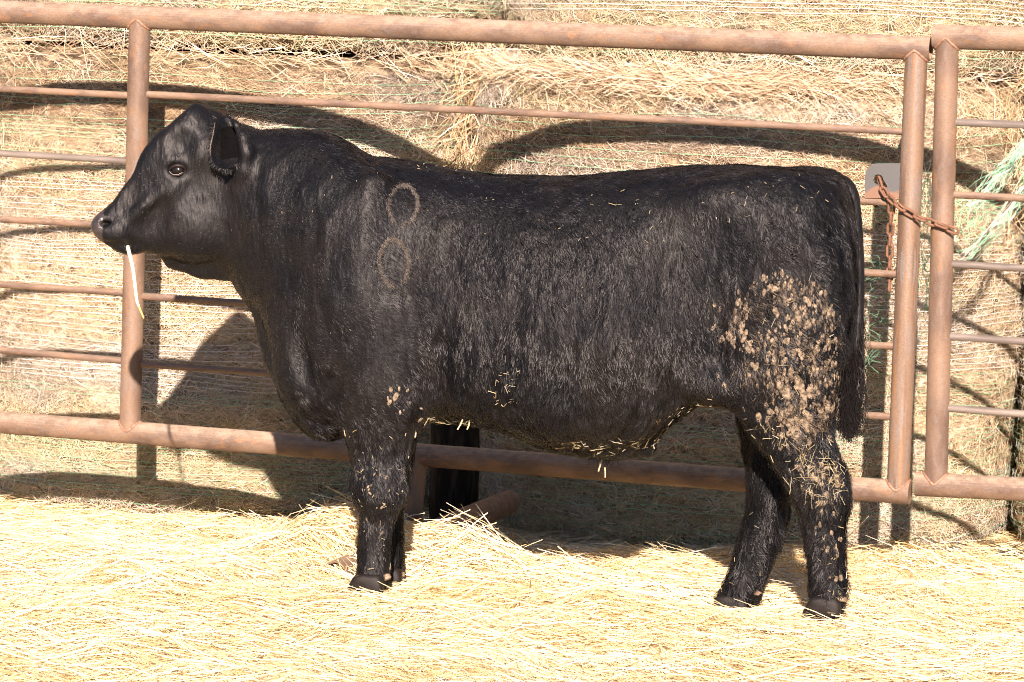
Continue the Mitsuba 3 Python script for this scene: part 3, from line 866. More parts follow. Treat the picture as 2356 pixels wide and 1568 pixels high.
# shoulder, arm, ribs, loin and thigh masses
ball(820, 660, -0.165, 105, 210, .105, 0.10, tilt=8)
ball(820, 660, 0.165, 105, 210, .105, 0.10, tilt=8)
ball(735, 820, -0.135, 75, 110, .070, 0.09, tilt=-20)      # point of the shoulder
ball(735, 820, 0.135, 75, 110, .070, 0.09, tilt=-20)
ball(905, 880, -0.195, 70, 85, .062, 0.06)                # arm muscle
ball(905, 880, 0.195, 70, 85, .062, 0.06)
ball(1290, 800, -0.20, 240, 170, .135, 0.12)              # barrel
ball(1290, 800, 0.20, 240, 170, .135, 0.12)
ball(1800, 690, -0.165, 135, 260, .125, 0.08, tilt=4)     # thigh
ball(1800, 690, 0.165, 135, 260, .125, 0.08, tilt=4)
ball(1660, 470, -0.21, 60, 45, .05, 0.09)                 # hip
ball(1660, 470, 0.21, 60, 45, .05, 0.09)
ball(1575, 560, -0.315, 60, 90, .035, 0.07, cut=True)     # hollow of the flank
ball(1390, 1022, 0.0, 90, 16, .05, 0.06)                  # sheath
ball(1640, 880, -0.17, 70, 42, .10, 0.06, tilt=-15)       # flank fold
groove([(860, 348, -0.0), (856, 356, -0.05), (850, 372, -0.10)], 0.008, 0.03)
groove([(592, 360, -0.15), (588, 460, -0.165), (592, 560, -0.168), (598, 650, -0.16), (606, 700, -0.145)], 0.006, 0.02)
groove([(985, 960, -0.25), (1000, 880, -0.285), (1008, 800, -0.29)], 0.016, 0.05)
groove([(772, 990, -0.17), (770, 930, -0.215), (762, 880, -0.235)], 0.010, 0.04)
ball(695, 830, -0.222, 12, 34, .022, 0.05, tilt=15, cut=True)
ball(876, 1128, -0.158, 56, 44, .060, 0.03)               # knee
ball(1893, 1112, -0.15, 42, 60, .066, 0.03, tilt=20)      # hock
ridge([(858, 420, -.205), (838, 560, -.235), (822, 700, -.24)], 0.012, 0.08)   # spine of the shoulder blade
# near hind leg, far hind leg, near and far front legs
v_loft([(560, 1712, 1952, -.135, .14), (640, 1690, 1950, -.14, .155), (720, 1672, 1950, -.145, .16), (800, 1655, 1942, -.145, .155), (850, 1652, 1932, -.145, .145), (890, 1664, 1926, -.145, .13), (930, 1688, 1920, -.145, .115),
        (990, 1724, 1915, -.145, .095), (1050, 1764, 1928, -.145, .078), (1095, 1795, 1944, -.145, .068), (1130, 1815, 1950, -.145, .062), (1170, 1832, 1951, -.145, .056), (1210, 1844, 1949, -.145, .05), (1260, 1855, 1948, -.145, .047),
        (1310, 1861, 1948, -.145, .05), (1345, 1862, 1951, -.145, .056), (1375, 1863, 1946, -.145, .058), (1402, 1862, 1930, -.145, .058)])
v_loft([(820, 1690, 1900, .13, .11), (880, 1688, 1880, .12, .10), (940, 1692, 1860, .11, .09), (1000, 1702, 1845, .10, .078), (1080, 1716, 1838, .09, .065), (1150, 1720, 1816, .085, .058), (1220, 1706, 1806, .08, .05),
        (1270, 1692, 1789, .08, .048), (1310, 1680, 1769, .08, .052), (1345, 1661, 1754, .08, .056), (1372, 1649, 1746, .08, .058), (1400, 1646, 1736, .08, .058)])
v_loft([(700, 800, 1000, -.15, .11), (800, 790, 996, -.155, .105), (880, 783, 988, -.155, .10), (950, 786, 970, -.15, .09), (1000, 796, 955, -.145, .08), (1060, 808, 944, -.14, .068), (1100, 816, 938, -.14, .063), (1135, 822, 926, -.14, .06),
        (1170, 827, 915, -.14, .05), (1210, 825, 908, -.14, .045), (1260, 821, 902, -.14, .045), (1300, 819, 901, -.14, .05), (1335, 817, 900, -.14, .055), (1352, 815, 893, -.14, .055)])
v_loft([(860, 800, 965, .15, .10), (950, 805, 960, .145, .09), (1000, 815, 955, .14, .08), (1060, 826, 950, .14, .066), (1100, 832, 945, .14, .062), (1135, 838, 938, .14, .058), (1180, 848, 928, .14, .047), (1240, 856, 930, .14, .044),
        (1295, 858, 932, .14, .05), (1330, 854, 930, .14, .054), (1345, 852, 926, .14, .054)])
groove([(905, 1180, -0.18), (900, 1240, -0.175)], 0.005, 0.015)


def surface_nets(fld):
    """One closed skin on the zero level of the field."""
    s = fld < 0
    shp = np.array(s.shape) - 1
    cnt = np.zeros(shp, np.int8)
    for c in np.ndindex(2, 2, 2):
        cnt += s[c[0]:c[0] + shp[0], c[1]:c[1] + shp[1], c[2]:c[2] + shp[2]]
    act = np.argwhere((cnt > 0) & (cnt < 8))
    ids = np.full(shp, -1, np.int64)
    ids[tuple(act.T)] = np.arange(len(act))
    acc, n = np.zeros((len(act), 3)), np.zeros(len(act))
    for ax in range(3):
        o = [k for k in range(3) if k != ax]
        for a, b in np.ndindex(2, 2):
            d0 = np.zeros(3, int)
            d0[o[0]], d0[o[1]] = a, b
            d1 = d0.copy()
            d1[ax] = 1
            f0, f1 = fld[tuple((act + d0).T)], fld[tuple((act + d1).T)]
            m = (f0 < 0) != (f1 < 0)
            t = np.where(m, f0 / np.where(m, f0 - f1, 1), 0)
            acc[m] += (d0 + (d1 - d0) * t[:, None])[m]
            n += m
    v = LO + CELL * (act + acc / n[:, None])
    faces = []
    for ax in range(3):
        o = [(ax + 1) % 3, (ax + 2) % 3]
        a = [slice(None)] * 3
        b = [slice(None)] * 3
        a[ax], b[ax] = slice(0, -1), slice(1, None)
        e = np.argwhere(s[tuple(a)] != s[tuple(b)])
        e = e[np.all((e[:, o] > 0) & (e[:, o] < shp[o]), 1)]
        flip = s[tuple(a)][tuple(e.T)]
        q = []
        for da, db in ((-1, -1), (0, -1), (0, 0), (-1, 0)):
            c = e.copy()
            c[:, o[0]] += da
            c[:, o[1]] += db
            q.append(ids[tuple(c.T)])
        q = np.stack(q, 1)
        faces.append(np.where(flip[:, None], q, q[:, ::-1]))
    return v, np.vstack(faces)


bv, bq = surface_nets(FLD)
bf = np.vstack([bq[:, [0, 1, 2]], bq[:, [0, 2, 3]]])
body = trimesh.Trimesh(bv, bf, process=False)
comps = trimesh.graph.connected_component_labels(body.face_adjacency, node_count=len(bf))
bf = bf[comps == np.bincount(comps).argmax()]
body = trimesh.Trimesh(bv, bf, process=False)
body.remove_unreferenced_vertices()
trimesh.smoothing.filter_taubin(body, 0.5, 0.52, 8)
bv, bf = np.array(body.vertices), np.array(body.faces)


def normals(v, f):
    n = np.zeros_like(v)
    c = np.cross(v[f[:, 1]] - v[f[:, 0]], v[f[:, 2]] - v[f[:, 0]])
    for k in range(3):
        np.add.at(n, f[:, k], c)
    return unit(n)


bn = normals(bv, bf)
if np.mean(np.sum(bn * (bv - bv.mean(0)), 1)) < 0:
    bf, bn = bf[:, ::-1], -bn


def pix(world):
    d = world - EYE
    z = d @ FWD
    return np.stack([W / 2 + F * (d @ RGT) / z, H / 2 - F * (d @ UPV) / z], -1)


bp = pix(to_world(bv))                                                  # where each point of the skin stands in the survey, to know which region it is
ramp = lambda a, b, x: np.clip((x - a) / (b - a), 0, 1)


def shag(px, py):
    """Length of the coat (m) over the body: sleek head and neck, woolly ribs, hindquarters, belly and legs."""
    L = 0.008 + 0.007 * ramp(540, 680, px)
    L = L + 0.021 * ramp(880, 1060, px) * ramp(430, 640, py)
    L = L + 0.008 * ramp(1560, 1700, px) * ramp(420, 560, py) * ramp(1960, 1900, px)
    L = L + 0.008 * ramp(930, 1010, py)
    L = L + 0.010 * ramp(900, 960, py) * ramp(1050, 900, py) * ramp(900, 1000, px)
    L = L + 0.012 * ramp(880, 960, py) * ramp(640, 700, px) * ramp(800, 770, px)
    return L


# matted, uneven coat: low ripples in the skin where the hair is long
la = shag(bp[:, 0], bp[:, 1])
rip = (meshkit.fbm(bv * [34, 17, 34], 3, 3) - 0.5) * 0.55 + (meshkit.fbm(bv * [70, 40, 70], 2, 5) - 0.5) * 0.25
fold = (meshkit.fbm(bv * [30, 9, 20], 2, 8) - 0.5) * 0.012 * ramp(560, 620, bp[:, 0]) * ramp(880, 760, bp[:, 0]) * ramp(380, 460, bp[:, 1]) * ramp(760, 680, bp[:, 1])   # neck wrinkles
bv = bv + bn * (rip * np.clip(la - 0.008, 0, 0.02) * 0.8 + fold)[:, None]
skin = (meshkit.fbm(bv * [38, 30, 38], 3, 12) - 0.5) * 0.0045 * ramp(900, 700, bp[:, 0]) + (meshkit.fbm(bv * [12, 7, 12], 2, 13) - 0.5) * 0.010 * ramp(560, 640, bp[:, 0])
bv = bv + bn * skin[:, None]
bn = normals(bv, bf)
bw, bnw = to_world(bv), dir_world(bn)


def coat(p, n, uv):
    a = FB(p.x * 7, p.y * 7, p.z * 7, 3)
    b = FB(p.x * 70, p.y * 70, p.z * 40, 3)
    col = MIX((0.0042, 0.0046, 0.0058), (0.0080, 0.0072, 0.0070), SS(0.45, 0.7, a))
    return col * (0.6 + 0.9 * b)


scene['hide'] = {'type': 'bumpmap', 'arbitrary': mikit.proc(lambda p, n, uv: FB(p.x * 120, p.y * 120, p.z * 26, 3)), 'scale': 0.0028, 'bsdf': principled(mikit.proc(coat), 0.52, 0.28)}
scene['nose_leather'] = {'type': 'bumpmap', 'arbitrary': mikit.proc(lambda p, n, uv: mikit.voronoi(p.x * 190, p.z * 190)[0]), 'scale': 0.0012, 'bsdf': principled(mikit.proc(lambda p, n, uv: MIX((0.018, 0.016, 0.016), (0.060, 0.050, 0.048), FB(p.x * 120, p.y * 120, p.z * 120))), 0.33, 0.6)}
scene['eye_ball'] = principled((0.006, 0.004, 0.004), 0.10, 0.45, clearcoat=0.5, clearcoat_gloss=0.95)
scene['eye_rim'] = principled((0.012, 0.008, 0.0075), 0.5, 0.25)
scene['glint_white'] = principled((0.42, 0.37, 0.36), 0.25, 0.6)  # pale colour paints the wet highlight along the lower lid
scene['hoof_horn'] = principled(mikit.proc(lambda p, n, uv: MIX((0.005, 0.0045, 0.0045), (0.020, 0.017, 0.0145), FB(p.x * 60, p.y * 60, p.z * 200))), 0.6, 0.25)
scene['dewclaw_horn'] = principled(mikit.proc(lambda p, n, uv: MIX((0.085, 0.06, 0.036), (0.29, 0.215, 0.135), FB(p.x * 120, p.y * 120, p.z * 120))), 0.5, 0.4)
scene['mud'] = principled(mikit.proc(lambda p, n, uv: MIX((0.105, 0.084, 0.060), (0.30, 0.24, 0.170), SS(0.3, 0.7, FB(p.x * 130, p.y * 130, p.z * 130)))), 0.9, 0.1)
scene['ear_rim'] = principled((0.15, 0.125, 0.09), 0.7, 0.2)
scene['ear_hollow_shade'] = principled((0.0028, 0.0027, 0.0027), 0.9, 0.08)  # black ear hair, darkened further to paint the shade of the hollow

bull = thing('bull', 'black bull standing side-on in deep straw with dried mud on its hindquarters', 'bull')
part(bull, 'body', (bw, bf), 'hide', smooth=True)

# skin look-ups
toward = bnw @ unit(EYE - bw.mean(0)) > 0.06
vis = np.where(toward)[0]
near = vis[bv[vis, 2] < 0.12]
tree = cKDTree(bp[near])
depth = (bw - EYE) @ FWD


def skin_at(px, py, rad=9):
    """The nearest visible skin point (index) for each survey position."""
    q = np.stack([np.atleast_1d(px), np.atleast_1d(py)], -1).astype(float)
    d, i = tree.query(q, k=12)
    i = np.minimum(i, len(near) - 1)
    dd = depth[near[i]] + np.where(d > rad, 10, 0) + 0.002 * d
    best = near[i[np.arange(len(q)), dd.argmin(1)]]
    ok = d[:, 0] < rad
    return best, ok


# coat hair
def flow(v, n, px, py, r):
    """The lie of the hair: backwards and down over the trunk, down the legs, down the face towards the nose."""
    d = np.zeros_like(v)
    back = np.stack([0.75 + 0 * px, -0.55 + 0 * px, 0 * px], -1)
    down = np.stack([0.12 + 0 * px, -1.0 + 0 * px, 0 * px], -1)
    rear = np.stack([-0.35 + 0 * px, -1.0 + 0 * px, 0 * px], -1)
    face = np.stack([-0.7 + 0 * px, -0.75 + 0 * px, 0 * px], -1)
    wd = (ramp(430, 560, py) * ramp(900, 1050, px))[:, None]
    d = back * (1 - wd) + down * wd
    wh = (ramp(1560, 1720, px) * ramp(430, 560, py))[:, None]
    hq = np.stack([0.45 + 0 * px, -0.9 + 0 * px, 0 * px], -1)
    d = d * (1 - wh) + hq * wh
    wf = ramp(580, 500, px)[:, None]
    d = d * (1 - wf) + face * wf
    wl = ramp(960, 1040, py)[:, None]
    d = d * (1 - wl) + np.array([0.08, -1, 0]) * wl
    sw = (meshkit.noise(v * [9, 9, 9], 14) - 0.5) * 1.6 * np.where(px > 560, 1, 0.4)
    cs = (meshkit.noise(v * [85, 15, 85], 15) - 0.5) * (1.1 + 1.6 * ramp(1560, 1700, px) * ramp(430, 600, py))
    a = sw * 0.5 + cs * 0.9 + r.normal(0, 0.13, len(v))
    d = np.stack([d[:, 0] * np.cos(a) - d[:, 1] * np.sin(a), d[:, 0] * np.sin(a) + d[:, 1] * np.cos(a), d[:, 2]], -1)
    return unit(d - n * np.sum(d * n, -1)[:, None])


def on_body(n, r, side=None):
    tri = bv[bf]
    ar = np.linalg.norm(np.cross(tri[:, 1] - tri[:, 0], tri[:, 2] - tri[:, 0]), axis=1)
    fc_ = bn[bf].mean(1)
    ar = ar * np.where(fc_[:, 2] < 0.25, 1.0, 0.22)
    i = r.choice(len(bf), n, p=ar / ar.sum())
    a, b = r.uniform(0, 1, n), r.uniform(0, 1, n)
    fl = a + b > 1
    a, b = np.where(fl, 1 - a, a), np.where(fl, 1 - b, b)
    wts = np.stack([1 - a - b, a, b], -1)[..., None]
    return (tri[i] * wts).sum(1), unit((bn[bf[i]] * wts).sum(1))


r = np.random.default_rng(55)
hv, hn = on_body(300000, r)
hp = pix(to_world(hv))
L = shag(hp[:, 0], hp[:, 1]) * r.uniform(0.55, 1.25, len(hv))
bald = ((hp[:, 0] < 262) & (hp[:, 1] > 470)) | (((hp[:, 0] - 409) / 26) ** 2 + ((hp[:, 1] - 390) / 19) ** 2 < 1) | (r.uniform(0, 1, len(hv)) < np.clip(0.8 * ramp(640, 540, hp[:, 0]), 0, 1))
hv, hn, hp, L = hv[~bald], hn[~bald], hp[~bald], L[~bald]
ht = flow(hv, hn, hp[:, 0], hp[:, 1], r)
curly = ramp(1580, 1700, hp[:, 0]) * ramp(430, 600, hp[:, 1]) + 0.5 * ramp(900, 980, hp[:, 1])
cu = np.cross(hn, ht) * (r.normal(0, 0.25, len(hv)) * (1 + 2.2 * curly))[:, None]
clump = np.clip(meshkit.noise(hv * [78, 15, 78], 71) * 0.65 + meshkit.noise(hv * [26, 12, 26], 72) * 0.7 - 0.18, 0, 1)
hw_ = r.uniform(0.0005, 0.0012, len(hv)) * (0.8 + 0.5 * ramp(0.012, 0.03, L))
tint = meshkit.fbm(hv * 6, 3, 40)[:, None]
hc = (np.array([0.0040, 0.0046, 0.0062]) * (1 - ramp(0.55, 0.75, tint)) + np.array([0.0085, 0.0075, 0.0075]) * ramp(0.5, 0.7, tint)) * r.uniform(0.6, 1.5, (len(hv), 1)) * (0.25 + 1.5 * clump[:, None])  # clump factor paints the shading between hair clumps into the colour
dusty = Polygon([(1752, 632), (1860, 640), (1922, 740), (1925, 850), (1912, 920), (1890, 1000), (1850, 1030), (1760, 940), (1745, 890), (1690, 840), (1672, 770), (1690, 690)])
from shapely import contains_xy
dm = contains_xy(dusty.buffer(8), hp[:, 0], hp[:, 1]) & (hv[:, 2] < 0.05) & (r.uniform(0, 1, len(hv)) < 0.40 * ramp(0.42, 0.75, meshkit.noise(hv * [38, 30, 38], 66)))
hc = np.where(dm[:, None], np.array([0.115, 0.088, 0.062]) * r.uniform(0.5, 1.4, (len(hv), 1)), hc)
hm = hairs(to_world(hv), dir_world(hn), dir_world(ht), L, hw_, 0.12 + 0.3 * clump + r.uniform(0, 0.12, len(hv)), dir_world(cu), (clump - 0.5) * 2.0 + r.normal(0, 0.35, len(hv)))
part(bull, 'coat', hm, 'coat_hair', kind='stuff', color=np.repeat(hc, 5, 0))

# muzzle: the bare wet nose pad is a thin skin over the front of the snout
mz = (bp[:, 0] < 257 - 0.0075 * (bp[:, 1] - 512) ** 2 + 9 * (meshkit.fbm(bv * 60, 2, 4) - 0.5)) & (bp[:, 1] > 483) & (bv[:, 0] < LP(266, 520)[0])
ff = bf[mz[bf].all(1)]
ui, inv = np.unique(ff, return_inverse=True)
part(bull, 'nose', (bw[ui] + bnw[ui] * 0.0006, inv.reshape(-1, 3)), 'nose_leather', smooth=True, label='bare grey nose of the bull')
i, _ = skin_at([242], [515], 14)


def eyes():
    for sgn, wz in ((1, -0.130), (-1, 0.112)):
        c = LP(409, 390.5, wz if sgn > 0 else 0.112)
        if sgn < 0:
            c = np.array([LP(409, 390.5, -0.118)[0], LP(409, 390.5, -0.118)[1], 0.100])
        else:
            c = LP(409, 390.5, -0.118)
        s = trimesh.creation.icosphere(3, 0.0185)
        v = to_world(np.array(s.vertices) * [1.12, 0.86, 0.85] + c)
        part(bull, 'eye', (v, np.array(s.faces)), 'eye_ball', smooth=True)
        for name, bs, r1, a0, a1, dy, thick in (('upper_eyelid', 'eye_rim', 0.0200, 0.02, 0.99, -0.0020, 0.0066), ('lower_eyelid', 'eye_rim', 0.0200, 1.0, 2.0, -0.001, 0.0022), ('tear_glint', 'glint_white', 0.0180, 1.04, 1.80, 0.0004, 0.0006)):
            a = np.linspace(a0, a1, 22) * math.pi
            zz = -0.0115 * sgn - (0.0042 * sgn if name == 'tear_glint' else 0.0)
            q = c + np.stack([np.cos(a) * r1 * 1.14, np.sin(a) * r1 * 0.74 + dy, np.full(22, zz)], -1)
            q[:, 1] += -(q[:, 0] - c[0]) * -0.12
            q[:, 2] += sgn * 9.0 * (q[:, 0] - c[0]) ** 2 + sgn * (q[:, 0] - c[0]) * 0.10
            v, f = tube(to_world(q), thick * (0.35 + 0.65 * np.sin(np.linspace(0.12, 3.0, 22))), 8)
            part(bull, name, (v, f), bs, smooth=True)


eyes()


# ears: cupped leaves hanging out from behind the poll, hollow side to the viewer
def ear(sgn):
    nu, nv = 34, 24
    spine = [(512, 268), (521, 296), (526, 330), (526, 360), (524, 390)]
    half = [12, 27, 39, 36, 6]
    ws = [-0.085, -0.118, -0.142, -0.158, -0.168]
    sc = PchipInterpolator(np.linspace(0, 1, 5), np.array(spine, float))
    hc_ = PchipInterpolator(np.linspace(0, 1, 5), np.array(half, float))
    wc_ = PchipInterpolator(np.linspace(0, 1, 5), np.array(ws))
    outs = []
    for lay in (0, 1):
        P = np.zeros((nu, nv, 3))
        for a, t in enumerate(np.linspace(0, 1, nu)):
            for b, x in enumerate(np.linspace(-1, 1, nv)):
                px = sc(t)[0] + hc_(t) * x
                py = sc(t)[1] + (6 * x * x - 8 * x) * math.sin(math.pi * t)
                cup = 0.046 * (1 - x * x) * math.sin(math.pi * min(1, t * 1.05)) ** 0.7
                q = LP(px, py, wc_(t))
                P[a, b] = [q[0], q[1], wc_(t) + cup + (0.020 * x) + (0.0045 if lay else 0)]
        outs.append(P)
    if sgn < 0:
        for P in outs:
            P[..., 2] *= -1
            P[..., 1] -= 0.05
    i = np.arange(nu * nv).reshape(nu, nv)
    q4 = np.stack([i[:-1, :-1], i[1:, :-1], i[1:, 1:], i[:-1, 1:]], -1).reshape(-1, 4)
    v = np.vstack([outs[0].reshape(-1, 3), outs[1].reshape(-1, 3)])
    rim = np.concatenate([i[:, 0], i[-1, 1:], i[::-1, -1][1:], i[0, ::-1][1:-1]])
    q2 = np.stack([rim, np.roll(rim, -1), np.roll(rim, -1) + nu * nv, rim + nu * nv], 1)
    key = part(bull, 'ear', (to_world(v), np.vstack([q4[:, ::-1], q4 + nu * nv, q2])), 'hide', smooth=50)
    ii = i[7:-7, 5:-5]
    qi = np.stack([ii[:-1, :-1], ii[1:, :-1], ii[1:, 1:], ii[:-1, 1:]], -1).reshape(-1, 4)
    part(key, 'inner_ear', (to_world(outs[0].reshape(-1, 3) + [0, 0, -0.0015 * sgn]), qi[:, ::-1]), 'ear_hollow_shade', smooth=True)
    lead = outs[0][3:-12, 0]
    part(key, 'ear_rim', tube(to_world(lead + [0, 0, -0.001 * sgn]), 0.0017 * np.sin(np.linspace(0.3, 2.9, len(lead))), 6), 'ear_rim', smooth=True, label='pale front rim of the ear')
    r = np.random.default_rng(3)
    k = 1500
    a, b = r.integers(3, nu - 1, k), r.integers(1, nv - 1, k)
    P = outs[0]
    p = P[a, b] + r.normal(0, 0.0015, (k, 3))
    n = np.tile([0, 0, -1.0 * sgn], (k, 1))
    t = unit(np.stack([r.normal(0.25, 0.45, k), -np.abs(r.normal(0.9, 0.3, k)), 0 * a], -1))
    hm = hairs(to_world(p), dir_world(n), dir_world(t), r.uniform(0.006, 0.016, k), r.uniform(0.0005, 0.0010, k), r.uniform(0.05, 0.25, k), dir_world(r.normal(0, 0.3, (k, 3))), r.normal(0, 0.6, k))
    part(key, 'ear_hair', hm, 'ear_hollow_shade', kind='stuff')
    # fringe of fur along the edge of the ear, and short fur over the whole shell
    edge = np.concatenate([outs[0][:, 0], outs[0][-1], outs[0][::-1, -1]])
    mid = outs[0][nu // 2, nv // 2]
    k = 1500
    e = edge[r.integers(0, len(edge), k)] + r.normal(0, 0.0015, (k, 3))
    t = unit((e - mid) * [1, 1, 0.3] + np.stack([0 * e[:, 0], np.full(k, -0.05), 0 * e[:, 0]], -1) + r.normal(0, 0.012, (k, 3)))
    h1 = hairs(to_world(e), dir_world(np.tile([0, 0, -1.0 * sgn], (k, 1))), dir_world(t), r.uniform(0.006, 0.017, k), r.uniform(0.0006, 0.0012, k), r.uniform(0.0, 0.3, k), dir_world(r.normal(0, 0.3, (k, 3))), r.normal(0, 0.6, k))
    part(key, 'ear_fringe', h1, 'coat_hair', kind='stuff', color=np.repeat(np.array([[0.005, 0.005, 0.006]]) * r.uniform(0.5, 1.8, (k, 1)), 5, 0))


ear(1)
ear(-1)

# tail and its switch
tl = [(1885, 425, 0.0), (1932, 425, -0.01), (1958, 455, -0.015), (1967, 520, -0.015), (1972, 600, -0.015), (1974, 680, -0.02), (1972, 760, -0.03), (1966, 840, -0.035), (1958, 920, -0.035)]
tq = PchipInterpolator(np.linspace(0, 1, len(tl)), np.array([LP(*a) for a in tl]))(np.linspace(0, 1, 60))
tr = np.interp(np.linspace(0, 1, 60), [0, 0.12, 0.3, 0.6, 0.75, 1], [0.030, 0.030, 0.021, 0.018, 0.015, 0.006])
tail = part(bull, 'tail', tube(to_world(tq), tr, 18), 'hide', smooth=True)
r = np.random.default_rng(8)
fv = []
hcs = []
for k in range(1500):
    s0 = r.uniform(0.60, 1.0)
    q0 = PchipInterpolator(np.linspace(0, 1, 60), tq)(s0)
    px0, py0 = pix(to_world(q0[None]))[0]
    end = r.beta(2.0, 1.2)
    yb = py0 + (1020 - py0) * (0.25 + 0.75 * end)
    cx = np.interp(yb, [660, 760, 850, 900, 950, 985, 1018], [1980, 1976, 1964, 1950, 1955, 1956, 1950])
    hw0 = np.interp(yb, [660, 740, 800, 850, 900, 940, 980, 1018], [15, 24, 31, 33, 33, 34, 36, 16])
    x1 = cx + np.clip(r.normal(0, 0.55), -1, 1) * hw0
    w1 = -0.035 + r.normal(0, 0.022)
    e = LP(x1, yb, w1)
    m = (q0 + e) / 2 + np.array([r.normal(0, 0.008), 0, r.normal(0, 0.008)])
    m[0] += np.interp((py0 + yb) / 2, [700, 800, 900, 1000], [0.006, 0.006, -0.004, -0.004])
    kk = np.linspace(0, 1, 7)[:, None]
    path = q0 * (1 - kk) ** 2 + 2 * m * kk * (1 - kk) + e * kk ** 2
    amp = 0.013 * kk
    path = path + amp * np.stack([np.sin(kk[:, 0] * 9 + k % 7), 0 * kk[:, 0], np.cos(kk[:, 0] * 8 + k % 5)], -1)
    v, f = tube(to_world(path), np.linspace(0.0012, 0.0004, 7) * r.uniform(0.6, 1.3), 3, caps=False)
    fv.append((v, f))
    hcs.append(np.broadcast_to(np.array([0.014, 0.0125, 0.013]) * r.uniform(0.5, 1.8), v.shape))
part(tail, 'switch', join(fv), 'coat_hair', kind='stuff', color=np.vstack(hcs))

# hooves and dewclaws
def hoof(px, py, w, name, toe=-1):
    c = LP(px, py, w)
    for s in (-1, 1):
        v = np.array([(x, y, z) for x in (-0.052, 0.045) for y in (0, 0.055) for z in (-0.024, 0.024)])
        top = v[:, 1] > 0.01
        v[top, 0] = v[top, 0] * 0.72 + 0.012
        v[top, 2] *= 0.85
        v[(v[:, 0] < 0) & (v[:, 1] < 0.01), 2] *= 0.55
        hull = m3.Manifold.hull_points(v).refine_to_length(0.008)
        mm = hull.to_mesh()
        t = trimesh.Trimesh(mm.vert_properties[:, :3], mm.tri_verts, process=True)
        trimesh.smoothing.filter_laplacian(t, 0.5, 9)
        t.vertices = (np.array(t.vertices) - [0, 0.02, 0]) * [1.12, 1.1, 1.2] + [0, 0.02, 0]
        q = np.array(t.vertices) * [1.0, 1, 1] + [c[0] - 0.008, c[1] - 0.012, c[2] + s * 0.026]
        part(bull, 'claw', (to_world(q), np.array(t.faces)), 'hoof_horn', smooth=True)


def dewclaw(px, py, w, ru, rv, tilt):
    t = trimesh.creation.icosphere(2, 1.0)
    v = np.array(t.vertices)
    v = v * [ru * 1.05, rv * 0.85, 0.012] * (1 + 0.7 * (meshkit.noise(v * 1.7, int(px)) - 0.5)[:, None])
    v[:, 1] -= np.where(v[:, 0] > 0, 0.25 * v[:, 0], 0)
    a = math.radians(tilt)
    v = np.stack([v[:, 0] * math.cos(a) - v[:, 1] * math.sin(a), v[:, 0] * math.sin(a) + v[:, 1] * math.cos(a), v[:, 2]], -1)
    part(bull, 'dewclaw', (to_world(v + LP(px, py, w)), np.array(t.faces)), 'dewclaw_horn', smooth=True)


hoof(850, 1356, -0.15, 'hoof')
hoof(893, 1340, 0.14, 'hoof')
hoof(1898, 1408, -0.155, 'hoof')
hoof(1684, 1403, 0.07, 'hoof')
dewclaw(886, 1327, -0.163, 0.017, 0.012, 35)
dewclaw(923, 1322, 0.13, 0.010, 0.012, 60)
dewclaw(1734, 1362, 0.05, 0.018, 0.010, 12)
dewclaw(1933, 1376, -0.185, 0.018, 0.010, 8)

# the two freeze-brand rings (each a 0) of singed, paler hair on the shoulder
for cx, cy, rx, ry, tilt, gap in ((925.5, 470, 34, 45, 4, 1.75), (904.5, 602, 34, 53, -4, 1.42)):
    r = np.random.default_rng(int(cx))
    k = 3400
    a = r.uniform(0, 2 * math.pi, k)
    keep = r.uniform(0, 1, k) < np.clip(-0.12 + 1.1 * meshkit.noise(np.stack([np.cos(a) * 2.5, np.sin(a) * 2.5, 0 * a + cx], -1), 2) - 0.55 * np.exp(-((a - gap) / 0.3) ** 2), 0, 1)
    a = a[keep]
    k = len(a)
    rr = 1 + r.normal(0, 0.06, k) + 0.10 * (meshkit.noise(np.stack([np.cos(a) * 1.8, np.sin(a) * 1.8, 0 * a + cy], -1), 6) - 0.5)
    x, y = rx * rr * np.cos(a), ry * rr * np.sin(a)
    tt = math.radians(tilt)
    i, ok = skin_at(cx + x * math.cos(tt) - y * math.sin(tt), cy + x * math.sin(tt) + y * math.cos(tt))
    d = dir_world(np.stack([x * math.cos(tt) - y * math.sin(tt), -(x * math.sin(tt) + y * math.cos(tt)), 0 * x], -1)) * 0.00123
    # exact position: slide from the skin vertex within its tangent plane to the sight line
    px_ = cx + x * math.cos(tt) - y * math.sin(tt)
    py_ = cy + x * math.sin(tt) + y * math.cos(tt)
    pts_ = []
    for j in range(k):
        dd = ray(px_[j], py_[j])
        pts_.append(EYE + dd * (np.dot(bw[i[j]] - EYE, bnw[i[j]]) / np.dot(dd, bnw[i[j]])))
    pts_ = np.array(pts_) + bnw[i] * 0.003
    tdir = unit(dir_world(np.stack([r.normal(0.4, 0.4, k), r.normal(-0.8, 0.3, k), 0 * a], -1)))
    hm = hairs(pts_, bnw[i], tdir, r.uniform(0.006, 0.013, k), r.uniform(0.0009, 0.0018, k), r.uniform(0.1, 0.4, k), 0 * tdir, r.normal(0, 0.5, k))
    part(bull, 'brand', hm, 'coat_hair', kind='stuff', label='upper oval ring brand on the shoulder' if cy < 500 else 'lower oval ring brand on the shoulder', color=np.repeat(np.array([[0.050, 0.042, 0.034]]) * r.uniform(0.5, 1.5, (k, 1)), 5, 0))


# dried mud clods in the coat
def slide(px, py, i):
    out = []
    for j in range(len(px)):
        dd = ray(px[j], py[j])
        m_ = np.dot(dd, bnw[i[j]])
        q = EYE + dd * (np.dot(bw[i[j]] - EYE, bnw[i[j]]) / (m_ if abs(m_) > 0.25 else -0.25))
        out.append(q if np.linalg.norm(q - bw[i[j]]) < 0.02 else bw[i[j]])
    return np.array(out)


